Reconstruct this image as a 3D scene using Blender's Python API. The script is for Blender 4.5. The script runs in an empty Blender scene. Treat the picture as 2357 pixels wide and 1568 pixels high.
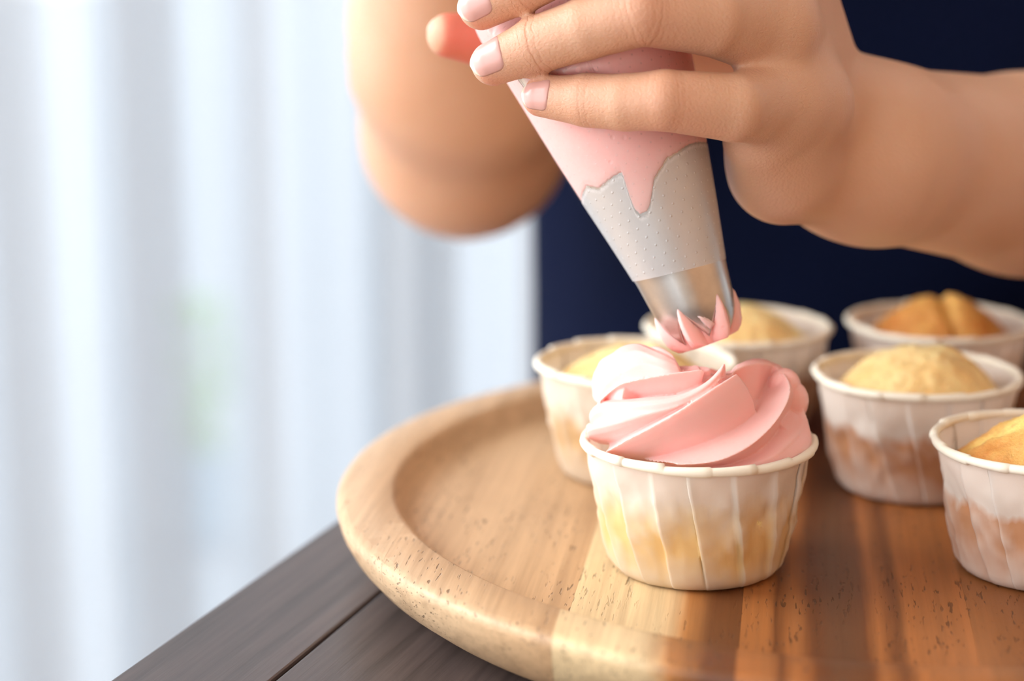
import bpy, bmesh, math, random
import numpy as np
from mathutils import Vector, Matrix, noise

random.seed(4)
RNG = np.random.default_rng(7)
C = bpy.context.scene.collection
SC = bpy.context.scene
R = math.radians
# ---------------------------------------------------------------- units
# Built in millimetres: x right, y away from the camera, z up from the tray's upper face;
# the tray stands on the table, whose top is 0.80 m above the floor.
ZT = 0.818
PITCH = R(12.88); F = 4583.0; CAMH = 186.5
def M3(p):
    p = np.asarray(p, float) * 0.001
    p = p.copy(); p[..., 2] += ZT
    return p
def P(px, py, d):
    """point (mm) seen at pixel px,py of the 2357x1568 photograph at depth d (mm) along the camera axis"""
    x = (px - 1178.5) / F * d; yc = (py - 784.0) / F * d
    return np.array([x, d * math.cos(PITCH) - yc * math.sin(PITCH), CAMH - d * math.sin(PITCH) - yc * math.cos(PITCH)])

def proj(p):
    x, y, z = p[..., 0], p[..., 1], p[..., 2] - CAMH
    d = y * math.cos(PITCH) - z * math.sin(PITCH); yc = -y * math.sin(PITCH) - z * math.cos(PITCH)
    return np.stack([1178.5 + F * x / d, 784 + F * yc / d], -1)

# ---------------------------------------------------------------- camera, world, lights, exposure
cam_d = bpy.data.cameras.new('camera'); cam = bpy.data.objects.new('camera', cam_d); C.objects.link(cam)
cam.location = (0, 0, ZT + CAMH * 0.001); cam.rotation_euler = (R(90) - PITCH, 0, 0)
cam_d.sensor_fit = 'HORIZONTAL'; cam_d.sensor_width = 36; cam_d.lens = 70
cam_d.clip_start = 0.02; cam_d.clip_end = 200
cam_d.dof.use_dof = True; cam_d.dof.focus_distance = 0.531; cam_d.dof.aperture_fstop = 5.0
cam_d.dof.aperture_blades = 0
SC.camera = cam

w = bpy.data.worlds.new('World'); SC.world = w; w.use_nodes = True
wn = w.node_tree; wn.nodes.clear()
wo = wn.nodes.new('ShaderNodeOutputWorld'); wb = wn.nodes.new('ShaderNodeBackground')
wtc = wn.nodes.new('ShaderNodeTexCoord'); wsep = wn.nodes.new('ShaderNodeSeparateXYZ'); wr = wn.nodes.new('ShaderNodeValToRGB')
wn.links.new(wtc.outputs['Generated'], wsep.inputs[0]); wn.links.new(wsep.outputs['Z'], wr.inputs[0])
wr.color_ramp.elements[0].position = 0.0; wr.color_ramp.elements[0].color = (0.97, 0.98, 1.0, 1)
wr.color_ramp.elements[1].position = 0.9; wr.color_ramp.elements[1].color = (0.90, 0.95, 1.0, 1)
wn.links.new(wr.outputs[0], wb.inputs[0]); wb.inputs[1].default_value = 2.1
wn.links.new(wb.outputs[0], wo.inputs[0])

def area(name, loc, target, sx, sy, energy, col):
    l = bpy.data.lights.new(name, 'AREA'); l.shape = 'RECTANGLE'; l.size = sx; l.size_y = sy; l.energy = energy; l.color = col
    o = bpy.data.objects.new(name, l); C.objects.link(o); o.location = loc
    o.rotation_euler = (Vector(target) - Vector(loc)).to_track_quat('-Z', 'Y').to_euler()
    return o
# added area lamp for assumed daylight from the left; no window is built there
area('assumed_left_daylight', (-1.75, 0.75, 1.95), (0.05, 0.55, 0.86), 1.3, 1.6, 33, (0.93, 0.965, 1.0))
SC.view_settings.view_transform = 'Standard'; SC.view_settings.look = 'None'
SC.view_settings.gamma = 1.0; SC.view_settings.use_curve_mapping = False
SC.view_settings.exposure = 0.52
SC.cycles.use_denoising = True
SC.cycles.max_bounces = 10; SC.cycles.transparent_max_bounces = 16
SC.cycles.sample_clamp_indirect = 6.0

# ---------------------------------------------------------------- helpers
def mesh_obj(name, v, f, mat, parent=None, smooth=True, mm=True, kind=None):
    """v in mm (tray frame) unless mm=False; stored relative to the parent's location"""
    v = M3(v) if mm else np.asarray(v, float)
    if parent is not None: v = v - np.array(parent_world(parent))
    me = bpy.data.meshes.new(name)
    if isinstance(f, np.ndarray): fl = f.tolist()
    else: fl = [tuple(q) for q in f]
    me.from_pydata(v.tolist(), [], fl); me.validate(); me.update()
    if smooth: me.polygons.foreach_set('use_smooth', [True] * len(me.polygons))
    o = bpy.data.objects.new(name, me); C.objects.link(o)
    if mat is not None: me.materials.append(mat)
    if parent is not None: o.parent = parent
    if kind: o['kind'] = kind
    return o
def parent_world(p):
    l = Vector((0, 0, 0))
    while p is not None: l = l + p.location; p = p.parent
    return l
def thing(name, label, cat, loc_mm, group=None, mm=True):
    o = bpy.data.objects.new(name, None); C.objects.link(o)
    o.location = M3(loc_mm).tolist() if mm else loc_mm
    o.empty_display_size = 0.02
    o['label'] = label; o['category'] = cat
    if group: o['group'] = group
    return o
def grid_faces(nu, nv, wrap=True):
    f = []
    for j in range(nv - 1):
        for i in range(nu if wrap else nu - 1):
            a = j * nu + i; b = j * nu + (i + 1) % nu
            f.append((a, b, b + nu, a + nu))
    return f
def fixn(o):
    bm = bmesh.new(); bm.from_mesh(o.data); bmesh.ops.recalc_face_normals(bm, faces=bm.faces); bm.to_mesh(o.data); bm.free()
    return o
def box_vf(cx, cy, cz, sx, sy, sz, rz=0.0, bev=0):
    bm = bmesh.new(); bmesh.ops.create_cube(bm, size=1)
    for q in bm.verts: q.co = Vector((q.co.x * sx, q.co.y * sy, q.co.z * sz))
    if bev: bmesh.ops.bevel(bm, geom=bm.edges[:], offset=bev, segments=2, affect='EDGES', profile=0.5)
    m = Matrix.Translation((cx, cy, cz)) @ Matrix.Rotation(rz, 4, 'Z')
    bmesh.ops.transform(bm, matrix=m, verts=bm.verts)
    bm.verts.ensure_lookup_table(); bm.verts.index_update()
    v = [tuple(q.co) for q in bm.verts]; f = [tuple(x.index for x in q.verts) for q in bm.faces]
    bm.free(); return np.array(v), f
def interp(pts, n):
    """resample a polyline smoothly (Catmull-Rom) at n stations, by length"""
    p = np.asarray(pts, float)
    q = np.vstack([2 * p[0] - p[1], p, 2 * p[-1] - p[-2]])
    out = []
    for i in range(len(p) - 1):
        a, b, c, d = q[i], q[i + 1], q[i + 2], q[i + 3]
        for t in np.linspace(0, 1, 12, endpoint=False):
            out.append(0.5 * (2 * b + (c - a) * t + (2 * a - 5 * b + 4 * c - d) * t * t + (3 * b - a - 3 * c + d) * t ** 3))
    out.append(p[-1]); out = np.array(out)
    s = np.r_[0, np.cumsum(np.linalg.norm(np.diff(out, axis=0), axis=1))]
    u = np.linspace(0, s[-1], n)
    return np.stack([np.interp(u, s, out[:, k]) for k in range(p.shape[1])], 1)

# ---------------------------------------------------------------- node helpers
class NT:
    def __init__(s, name):
        s.m = bpy.data.materials.new(name); s.m.use_nodes = True; s.t = s.m.node_tree; s.t.nodes.clear()
        s.out = s.n('ShaderNodeOutputMaterial')
    def n(s, typ, ins=None, **kw):
        nd = s.t.nodes.new(typ)
        for k, v in kw.items(): setattr(nd, k, v)
        for k, v in (ins or {}).items(): s.set(nd.inputs[k], v)
        return nd
    def set(s, sock, v):
        if hasattr(v, 'is_output'): s.t.links.new(v, sock)
        elif isinstance(v, bpy.types.Node): s.t.links.new(v.outputs[0], sock)
        else:
            if sock.type == 'RGBA' and len(v) == 3: v = (*v, 1)
            sock.default_value = v
    def math(s, op, a, b=0.0, c=0.0, clamp=False):
        nd = s.n('ShaderNodeMath', {0: a, 1: b}, operation=op, use_clamp=clamp)
        if op in ('MULTIPLY_ADD', 'SMOOTH_MIN', 'WRAP', 'COMPARE'): s.set(nd.inputs[2], c)
        return nd.outputs[0]
    def mix(s, fac, a, b, mode='MIX'):
        nd = s.n('ShaderNodeMix', data_type='RGBA', blend_type=mode, clamp_factor=True)
        s.set(nd.inputs[0], fac); s.set(nd.inputs[6], a); s.set(nd.inputs[7], b); return nd.outputs[2]
    def ramp(s, fac, stops, interp='LINEAR'):
        nd = s.n('ShaderNodeValToRGB'); cr = nd.color_ramp; cr.interpolation = interp
        while len(cr.elements) < len(stops): cr.elements.new(0.5)
        for e, (p, c) in zip(cr.elements, stops):
            e.position = p; e.color = (*c, 1) if len(c) == 3 else c
        s.set(nd.inputs[0], fac); return nd.outputs[0]
    def noise(s, vec, scale, detail=3, rough=0.55, dist=0.0):
        return s.n('ShaderNodeTexNoise', {'Vector': vec, 'Scale': scale, 'Detail': detail, 'Roughness': rough, 'Distortion': dist}).outputs[0]
    def bump(s, h, strength=0.3, dist=0.001, nrm=None):
        nd = s.n('ShaderNodeBump', {'Strength': strength, 'Distance': dist, 'Height': h})
        if nrm is not None: s.set(nd.inputs['Normal'], nrm)
        return nd.outputs[0]
    def coord(s, which='Object'): return s.n('ShaderNodeTexCoord').outputs[which]
    def mapv(s, vec, scale=(1, 1, 1), rot=(0, 0, 0), loc=(0, 0, 0)):
        return s.n('ShaderNodeMapping', {'Vector': vec, 'Scale': scale, 'Rotation': rot, 'Location': loc}).outputs[0]
    def attr(s, name): return s.n('ShaderNodeAttribute', attribute_name=name)
    def bsdf(s, **ins):
        nd = s.n('ShaderNodeBsdfPrincipled')
        for k, v in ins.items(): s.set(nd.inputs[k.replace('_', ' ')], v)
        return nd
    def done(s, shader): s.t.links.new(shader if hasattr(shader, 'is_output') else shader.outputs[0], s.out.inputs[0]); return s.m

def lin(r, g, b):
    f = lambda c: (c / 255 / 12.92) if c / 255 <= 0.04045 else ((c / 255 + 0.055) / 1.055) ** 2.4
    return (f(r), f(g), f(b))

def m_plain(name, col, rough=0.6, noise_amt=0.08, scale=20, **kw):
    t = NT(name); co = t.coord()
    nz = t.noise(co, scale)
    c = t.mix(t.math('MULTIPLY', nz, noise_amt * 2), col, tuple(x * 0.7 for x in col))
    return t.done(t.bsdf(Base_Color=c, Roughness=rough, **kw))

# ---- wood of the tray: staves glued side by side, sapwood to the left, heartwood to the right
STV = R(8.0)
SD = np.array([math.sin(STV), math.cos(STV), 0.0]); SU = np.array([math.cos(STV), -math.sin(STV), 0.0])
TRAY = np.array([112.0, 586.0, 0.0]); U0 = float(TRAY @ SU)
SEAMS = [-106, -54, -9, 50, 102, 154]
def m_tray():
    t = NT('acacia_wood'); co = t.coord()          # object coords, metres, tray centre at origin
    al = t.mapv(co, rot=(0, 0, STV))                # after this X = across the staves, Y = along them
    st = t.mapv(al, scale=(60, 5, 60))
    warp = t.noise(st, 1.0, 4, 0.6)
    sep = t.n('ShaderNodeSeparateXYZ', {0: al})
    u = t.math('ADD', sep.outputs[0], t.math('MULTIPLY', t.math('SUBTRACT', warp, 0.5), 0.011))
    fac = t.math('MULTIPLY_ADD', u, 1 / 0.33, 0.5)  # -165..165 mm -> 0..1
    def s(um): return (um - U0 + 165) / 330.0
    tan1 = lin(214, 180, 141); tan2 = lin(217, 184, 146); yel = lin(232, 204, 158); org = lin(186, 124, 68); brn = lin(104, 58, 27); pur = lin(98, 62, 38); mid = lin(168, 104, 54); rt = lin(154, 96, 49)
    # the seams themselves are sharp (unwarped), so blend by the true coordinate
    fac0 = t.math('MULTIPLY_ADD', sep.outputs[0], 1 / 0.33, 0.5)
    cl = t.ramp(fac, [(0.0, tan1), (s(-106), tan2), (s(-80), tan1), (s(-54), lin(205, 166, 124))])
    cm = t.ramp(fac, [(s(-54), yel), (s(-31), yel), (s(-24), org), (s(-16), brn), (s(-10), brn)])
    cr = t.ramp(fac, [(s(-9), mid), (s(-1), mid), (s(1), brn), (s(5), mid), (s(9), brn), (s(16), pur), (s(22), brn), (s(25), mid), (s(30), brn), (s(33), mid), (s(50), mid)])
    ce = t.ramp(fac, [(s(50), rt), (s(80), brn), (s(102), mid), (1.0, brn)])
    def step(v): return t.math('GREATER_THAN', fac0, s(v))
    c = t.mix(step(-54), cl, cm); c = t.mix(step(-9), c, cr); c = t.mix(step(50), c, ce)
    g = t.noise(t.mapv(al, scale=(420, 9, 420)), 1.0, 5, 0.65)
    c = t.mix(t.math('MULTIPLY', t.math('SUBTRACT', g, 0.42, clamp=True), 1.5), c, t.mix(0.55, c, (0.10, 0.045, 0.015)), 'MIX')
    fl = t.noise(t.mapv(al, scale=(30, 14, 30)), 1.0, 3, 0.6)
    c = t.mix(t.math('MULTIPLY', t.math('SUBTRACT', fl, 0.5, clamp=True), 1.1), c, t.mix(0.6, c, (0.16, 0.07, 0.03)))
    st2 = t.noise(t.mapv(al, scale=(150, 4, 150), loc=(0.3, 0, 0)), 1.0, 4, 0.7)
    c = t.mix(t.math('MULTIPLY', t.math('SUBTRACT', st2, 0.47, clamp=True), 2.6, clamp=True), c, t.mix(0.5, c, (0.15, 0.07, 0.028)))
    # open pores: short dark dashes along the grain
    po = t.noise(t.mapv(al, scale=(1250, 170, 1250)), 1.0, 1, 0.5)
    cl2 = t.noise(t.mapv(al, scale=(55, 18, 55)), 1.0, 2)
    pm = t.math('MULTIPLY', t.math('MULTIPLY', t.math('SUBTRACT', po, 0.635, clamp=True), 14, clamp=True), t.math('MULTIPLY', t.math('SUBTRACT', cl2, 0.40, clamp=True), 6, clamp=True))
    c = t.mix(t.math('MULTIPLY', pm, 0.8), c, t.mix(0.75, c, (0.03, 0.012, 0.004)))
    h = t.math('SUBTRACT', t.math('MULTIPLY', g, 0.25), pm)
    b = t.bump(h, 0.5, 0.0004)
    ro = t.math('MULTIPLY_ADD', g, 0.2, 0.34)
    return t.done(t.bsdf(Base_Color=c, Roughness=ro, Normal=b, Specular_IOR_Level=0.38, Coat_Weight=0.05, Coat_Roughness=0.3))

TAN = math.atan2(0.335, 0.942)                      # the table is turned this much from the view
TE = np.array([math.sin(TAN), math.cos(TAN), 0.0]); TN = np.array([math.cos(TAN), -math.sin(TAN), 0.0])
def m_table():
    t = NT('dark_stained_wood'); co = t.coord(); al = t.mapv(co, rot=(0, 0, TAN))
    oi = t.n('ShaderNodeObjectInfo').outputs['Random']
    g = t.noise(t.n('ShaderNodeVectorMath', {0: t.mapv(al, scale=(160, 6, 160)), 1: t.n('ShaderNodeCombineXYZ', {0: t.math('MULTIPLY', oi, 40)})}).outputs[0], 1.0, 5, 0.65)
    c = t.ramp(g, [(0.25, lin(40, 34, 35)), (0.55, lin(78, 67, 66)), (0.8, lin(100, 85, 80))])
    b = t.bump(g, 0.35, 0.0006)
    return t.done(t.bsdf(Base_Color=c, Roughness=0.42, Normal=b, Specular_IOR_Level=0.5))

def m_paper(name, white, stain, level, soft=0.006, stain_amt=0.85):
    """greaseproof paper: oil-stained where the cake touches it (object z, metres above the base)"""
    t = NT(name); co = t.coord(); sep = t.n('ShaderNodeSeparateXYZ', {0: co})
    nz = t.noise(t.mapv(co, scale=(1, 1, 0.45)), 110, 3, 0.55)
    z = t.math('ADD', sep.outputs[2], t.math('MULTIPLY', t.math('SUBTRACT', nz, 0.5), 0.018))
    m1 = t.math('MULTIPLY', t.math('SUBTRACT', level, z), 1 / soft, clamp=True)
    m2 = t.math('MULTIPLY', t.math('SUBTRACT', z, 0.0005), 1 / 0.011, clamp=True)
    fold = t.attr('contact').outputs['Fac']
    k = t.math('MULTIPLY', t.math('MULTIPLY', m1, t.math('MULTIPLY_ADD', m2, 0.65, 0.35)), fold)
    c = t.mix(t.math('MULTIPLY', k, stain_amt), white, stain)
    fine = t.noise(co, 2600, 2)
    b = t.bump(t.math('ADD', t.math('MULTIPLY', fine, 0.15), t.noise(co, 330, 3)), 0.12, 0.0006)
    pb = t.bsdf(Base_Color=c, Roughness=0.62, Normal=b, Specular_IOR_Level=0.3)
    tr = t.n('ShaderNodeBsdfTranslucent', {'Color': c})
    return t.done(t.n('ShaderNodeMixShader', {0: 0.42, 1: pb.outputs[0], 2: tr.outputs[0]}))

def m_cake(name, light, dark, crust=0.5):
    t = NT(name); co = t.coord()
    n1 = t.noise(co, 90, 4, 0.6); n2 = t.noise(co, 420, 4, 0.65); tp = t.attr('crust').outputs['Fac']
    k = t.math('ADD', t.math('MULTIPLY', tp, crust), t.math('MULTIPLY', t.math('SUBTRACT', n1, 0.5), 1.5), clamp=True)
    c = t.mix(k, light, dark)
    c = t.mix(t.math('MULTIPLY', t.math('SUBTRACT', n2, 0.55, clamp=True), 2.4), c, tuple(x * 0.6 for x in dark))
    b = t.bump(t.math('ADD', n2, t.math('MULTIPLY', t.noise(co, 1300, 2), 0.4)), 0.6, 0.0012)
    return t.done(t.bsdf(Base_Color=c, Roughness=0.55, Normal=b, Subsurface_Weight=0.25, Subsurface_Radius=(0.004, 0.002, 0.0008), Subsurface_Scale=1.0))

def m_cream():
    t = NT('pink_buttercream'); co = t.coord()
    n1 = t.noise(co, 60, 3); pit = t.n('ShaderNodeTexVoronoi', {'Vector': co, 'Scale': 210.0}).outputs['Distance']
    sel = t.noise(co, 55, 1)
    p = t.math('MULTIPLY', t.math('SUBTRACT', 0.16, pit, clamp=True), t.math('MULTIPLY', t.math('SUBTRACT', sel, 0.56, clamp=True), 40, clamp=True))
    c = t.mix(n1, lin(254, 202, 196), lin(253, 190, 184))
    fine = t.noise(co, 1100, 3)
    b = t.bump(t.math('SUBTRACT', t.math('MULTIPLY', fine, 0.10), t.math('MULTIPLY', p, 5.0)), 0.35, 0.0006)
    return t.done(t.bsdf(Base_Color=c, Roughness=0.42, Normal=b, Specular_IOR_Level=0.38, Subsurface_Weight=0.55, Subsurface_Radius=(0.0036, 0.0016, 0.0014), Subsurface_Scale=1.0))

def m_skin():
    t = NT('skin'); co = t.coord()
    blush_backlight = t.attr('blush_backlight').outputs['Fac']; wr = t.attr('wrinkle').outputs['Fac']; wm = t.attr('wrinkle_mask').outputs['Fac']
    n1 = t.noise(co, 38, 4); n2 = t.noise(co, 700, 3, 0.6)
    base = t.mix(n1, lin(220, 180, 153), lin(206, 156, 123))
    c = t.mix(t.math('MULTIPLY', blush_backlight, 0.62), base, lin(222, 104, 86))
    wob = t.math('MULTIPLY_ADD', t.noise(co, 230, 3), 9.0, wr)
    line = t.math('POWER', t.math('MULTIPLY_ADD', t.math('SINE', wob), 0.5, 0.5), 3.0)
    lm = t.math('MULTIPLY', line, wm)
    c = t.mix(t.math('MULTIPLY', lm, 0.13), c, lin(168, 96, 66))
    vor = t.n('ShaderNodeTexVoronoi', {'Vector': co, 'Scale': 1250.0}).outputs['Distance']
    cell = t.n('ShaderNodeTexVoronoi', {'Vector': t.mapv(co, scale=(1, 1, 1.7)), 'Scale': 620.0}, feature='DISTANCE_TO_EDGE').outputs['Distance']
    cell = t.math('MINIMUM', t.math('MULTIPLY', cell, 4.0), 0.5)
    b1 = t.bump(t.math('ADD', t.math('MULTIPLY', t.math('ADD', vor, cell), 0.3), t.math('MULTIPLY', n2, 0.5)), 0.5, 0.00045)
    b = t.bump(t.math('MULTIPLY', lm, -1.0), 0.4, 0.0004, b1)
    return t.done(t.bsdf(Base_Color=c, Roughness=0.46, Normal=b, Specular_IOR_Level=0.42, Subsurface_Weight=0.30, Subsurface_Radius=(0.0052, 0.0018, 0.0009), Subsurface_Scale=1.0))

def m_nail():
    t = NT('fingernail'); e = t.attr('free_edge').outputs['Fac']; co = t.coord()
    c = t.mix(e, lin(216, 166, 158), lin(240, 224, 206))
    rid = t.noise(t.mapv(co, scale=(1, 1, 1)), 500, 2)
    return t.done(t.bsdf(Base_Color=c, Roughness=0.27, Specular_IOR_Level=0.5, Normal=t.bump(rid, 0.08, 0.0003), Subsurface_Weight=0.25, Subsurface_Radius=(0.002, 0.001, 0.0008), Subsurface_Scale=1.0, Coat_Weight=0.25, Coat_Roughness=0.2))

def m_steel():
    t = NT('stainless_steel'); co = t.coord()
    n1 = t.noise(co, 160, 4); n2 = t.noise(t.mapv(co, rot=(0, R(-22), 0), scale=(1500, 1500, 60)), 1.0, 2)
    c = t.mix(n1, lin(222, 220, 216), lin(186, 182, 176))
    return t.done(t.bsdf(Base_Color=c, Metallic=1.0, Roughness=t.math('MULTIPLY_ADD', n1, 0.18, 0.22), Normal=t.bump(n2, 0.03, 0.0003)))

def m_film():
    """embossed milky piping-bag film, UVs in mm"""
    t = NT('bag_film'); uv = t.n('ShaderNodeUVMap').outputs[0]; s = t.n('ShaderNodeSeparateXYZ', {0: uv})
    row = t.math('DIVIDE', s.outputs[1], 2.9); ri = t.math('FLOOR', row)
    off = t.math('MULTIPLY', t.math('MODULO', ri, 2.0), 0.5)
    fx = t.math('SUBTRACT', t.math('FRACT', t.math('ADD', t.math('DIVIDE', s.outputs[0], 3.3), off)), 0.5)
    fy = t.math('SUBTRACT', t.math('FRACT', row), 0.5)
    d = t.math('SQRT', t.math('ADD', t.math('POWER', t.math('MULTIPLY', fx, 3.3), 2.0), t.math('POWER', t.math('MULTIPLY', fy, 2.9), 2.0)))
    dome = t.math('MULTIPLY', t.math('SUBTRACT', 0.42, d, clamp=True), 2.4)
    n = t.noise(t.coord(), 70, 3)
    b = t.bump(t.math('ADD', dome, t.math('MULTIPLY', n, 0.8)), 0.55, 0.0005)
    milk = t.bsdf(Base_Color=(0.86, 0.87, 0.88), Roughness=0.30, Normal=b, Specular_IOR_Level=0.5)
    tr = t.n('ShaderNodeBsdfTransparent', {'Color': (0.95, 0.955, 0.96, 1)})
    wet = t.attr('wet').outputs['Fac']
    fac = t.math('ADD', t.math('MULTIPLY_ADD', wet, -0.36, 0.42), t.math('MULTIPLY', dome, 0.16))
    froth = t.math('MULTIPLY', t.math('MULTIPLY', wet, t.math('SUBTRACT', 1.0, wet)), t.math('MULTIPLY', t.noise(t.coord(), 900, 4, 0.7), 2.0))
    fac = t.math('ADD', fac, t.math('SUBTRACT', froth, 0.0), clamp=True)
    return t.done(t.n('ShaderNodeMixShader', {0: fac, 1: tr.outputs[0], 2: milk.outputs[0]}))

def m_cloth(name, c1, c2, rough=0.85):
    t = NT(name); co = t.coord()
    wv = t.noise(t.mapv(co, scale=(1600, 1600, 900)), 1.0, 2)
    n = t.noise(co, 9, 3)
    return t.done(t.bsdf(Base_Color=t.mix(n, c1, c2), Roughness=rough, Normal=t.bump(wv, 0.3, 0.0005), Specular_IOR_Level=0.06))

def m_sheer():
    t = NT('sheer_curtain'); co = t.coord()
    wv = t.noise(t.mapv(co, scale=(900, 900, 40)), 1.0, 2)
    c = t.mix(wv, (0.62, 0.64, 0.67), (0.56, 0.58, 0.615))
    df = t.n('ShaderNodeBsdfDiffuse', {'Color': c}); tl = t.n('ShaderNodeBsdfTranslucent', {'Color': c}); tp = t.n('ShaderNodeBsdfTransparent')
    a = t.n('ShaderNodeMixShader', {0: 0.55, 1: df.outputs[0], 2: tl.outputs[0]})
    return t.done(t.n('ShaderNodeMixShader', {0: 0.36, 1: a.outputs[0], 2: tp.outputs[0]}))
def m_pane():
    t = NT('window_glass')
    g = t.n('ShaderNodeBsdfGlossy', {'Color': (1, 1, 1, 1), 'Roughness': 0.02}); tp = t.n('ShaderNodeBsdfTransparent', {'Color': (0.96, 0.98, 0.98, 1)})
    fr = t.n('ShaderNodeFresnel', {'IOR': 1.35}).outputs[0]
    return t.done(t.n('ShaderNodeMixShader', {0: fr, 1: tp.outputs[0], 2: g.outputs[0]}))

TRAYM = m_tray(); TABLEM = m_table(); CREAM = m_cream(); SKIN = m_skin(); NAIL = m_nail(); STEEL = m_steel(); FILM = m_film()
NAVY = m_cloth('navy_apron_cloth', lin(9, 19, 48), lin(5, 11, 32)); SHIRT = m_cloth('dark_shirt_cloth', lin(18, 18, 26), lin(12, 12, 18))
SHEER = m_sheer(); PANE = m_pane()

# ================================================================= THE SETTING
def slab(name, cx, cy, cz, sx, sy, sz, mat, rz=0.0):
    v, f = box_vf(cx, cy, cz, sx, sy, sz, rz)
    o = mesh_obj(name, v, f, mat, smooth=False, mm=False); o['kind'] = 'structure'; return o
KC, KW = 1.10, 1.30                                   # curtain and window planes: distance along the table's long direction
e2 = Vector((TE[0], TE[1], 0)); n2 = Vector((TN[0], TN[1], 0))
def rm(k, s): p = e2 * k + n2 * s; return p.x, p.y      # room coordinates: k = towards the window, s = to the right
t_floor = NT('floor_boards'); co = t_floor.coord(); gg = t_floor.noise(t_floor.mapv(co, scale=(60, 4, 60), rot=(0, 0, TAN)), 1.0, 4)
FLOORM = t_floor.done(t_floor.bsdf(Base_Color=t_floor.ramp(gg, [(0.3, lin(150, 112, 78)), (0.7, lin(186, 146, 106))]), Roughness=0.4))
x, y = rm(-0.6, 0.2); slab('floor', x, y, -0.02, 5.2, 4.2, 0.04, FLOORM, -TAN)
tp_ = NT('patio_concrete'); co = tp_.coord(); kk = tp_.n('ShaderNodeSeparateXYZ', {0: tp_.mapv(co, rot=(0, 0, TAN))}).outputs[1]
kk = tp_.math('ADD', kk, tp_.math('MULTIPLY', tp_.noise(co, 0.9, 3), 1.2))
PATIO = tp_.done(tp_.bsdf(Roughness=0.85, Base_Color=tp_.ramp(tp_.math('MULTIPLY_ADD', kk, 1 / 24, 0.5), [(0.0, lin(140, 146, 152)), (0.08, lin(138, 144, 150)), (0.14, lin(88, 90, 92)), (0.24, lin(92, 96, 102)), (0.5, lin(150, 160, 172)), (1.0, lin(160, 170, 182))])))  # bright-dark-bright gradient behind the curtain, painted into the ground colour by distance
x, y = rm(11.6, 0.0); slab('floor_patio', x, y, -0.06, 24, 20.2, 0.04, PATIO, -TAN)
WALLM = m_plain('painted_wall', lin(226, 222, 214), 0.8, 0.03)
BROWNM = m_plain('brown_wall_panelling', lin(206, 158, 116), 0.5, 0.2, 8)
x, y = rm(KW + 0.06, 1.95); slab('wall_back', x, y, 1.25, 1.5, 0.10, 2.5, WALLM, -TAN)
x, y = rm(KW + 0.06, -0.45); slab('wall_lintel', x, y, 2.42, 3.4, 0.10, 0.24, WALLM, -TAN)
x, y = rm(-0.6, 1.55); slab('wall_right', x, y, 1.25, 0.10, 3.8, 2.5, BROWNM, -TAN)
x, y = rm(-2.25, 0.75); slab('wall_front', x, y, 1.25, 1.9, 0.10, 2.5, m_plain('warm_wall', lin(244, 236, 224), 0.8, 0.03), -TAN)
x, y = rm(-0.35, 0.2); slab('ceiling', x, y, 2.54, 5.2, 3.4, 0.06, WALLM, -TAN)
# the window: tall sliding panes behind the curtain
win = bpy.data.objects.new('window_1', None); C.objects.link(win); x, y = rm(KW, -0.4); win.location = (x, y, 0.0); win['kind'] = 'structure'
ALU = m_plain('window_aluminium', lin(150, 154, 158), 0.4, 0.05)
def wbox(name, k, s, z, ss, sk, sz, mat):
    x, y = rm(k, s); v, f = box_vf(x, y, z, ss, sk, sz, -TAN, 0.004 if mat is ALU else 0)
    return mesh_obj(name, v, f, mat, win, smooth=False, mm=False)
bars = [-2.05, -1.22, -0.42, -0.05, 0.42, 1.18]
for s_ in bars: wbox('mullion', KW, s_, 1.15, 0.05, 0.06, 2.2, ALU)
for a, b in zip(bars[:-1], bars[1:]): wbox('pane', KW, (a + b) / 2, 1.15, b - a - 0.05, 0.006, 2.12, PANE)
wbox('window_rail', KW, -0.435, 0.03, 3.3, 0.06, 0.06, ALU); wbox('window_rail', KW, -0.435, 2.27, 3.3, 0.06, 0.06, ALU)

# sheer curtain, hanging in soft folds
# folds: (mm along the window, mm towards it); uneven, as cloth falls
FOLD = [(-741, 10), (-704, 18), (-663, -24), (-648, -12), (-612, 17), (-570, 8), (-494, -4), (-476, 11), (-455, 3), (-428, 20), (-352, -30), (-335, -8)]
rf = np.random.default_rng(5); a_ = -741
while a_ > -1950: a_ -= rf.uniform(18, 60); FOLD.insert(0, (a_, -FOLD[0][1] * rf.uniform(0.5, 1.2) if abs(FOLD[0][1]) > 4 else rf.uniform(-20, 20)))
a_ = -335
while a_ < 1150: a_ += rf.uniform(18, 60); FOLD.append((a_, -FOLD[-1][1] * rf.uniform(0.6, 1.3) if abs(FOLD[-1][1]) > 4 else rf.uniform(-20, 20)))
_f = interp(FOLD, 900); FS = np.maximum.accumulate(_f[:, 0]); FK = np.clip(_f[:, 1], -34, 30)
nu, nv = 900, 12; vs = []
for j in range(nv):
    z = 0.02 + 2.36 * j / (nv - 1)
    for i in range(nu):
        s_ = -1.95 + 3.1 * i / (nu - 1)
        k = KC + 0.001 * np.interp(s_ * 1000, FS, FK) * (0.85 + 0.15 * math.cos(z * 1.9)) + 0.003 * math.sin(s_ * 110 + z * 0.8)
        x, y = rm(k, s_); vs.append((x, y, z))
cur = thing('curtain', 'sheer white floor-length curtain in soft folds over the bright window', 'curtain', (*rm(KC, -0.4), 0.02), mm=False)
mesh_obj('curtain_cloth', vs, grid_faces(nu, nv, False), SHEER, cur, mm=False)
th = np.linspace(0, 2 * math.pi, 13)[:-1]
a_, b_ = Vector((*rm(KC, -2.0), 2.40)), Vector((*rm(KC, 1.2), 2.40)); up = Vector((0, 0, 1))
rv = [tuple(q + (up * math.cos(t) + e2 * math.sin(t)) * 0.014) for q in (a_, b_) for t in th]
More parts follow.
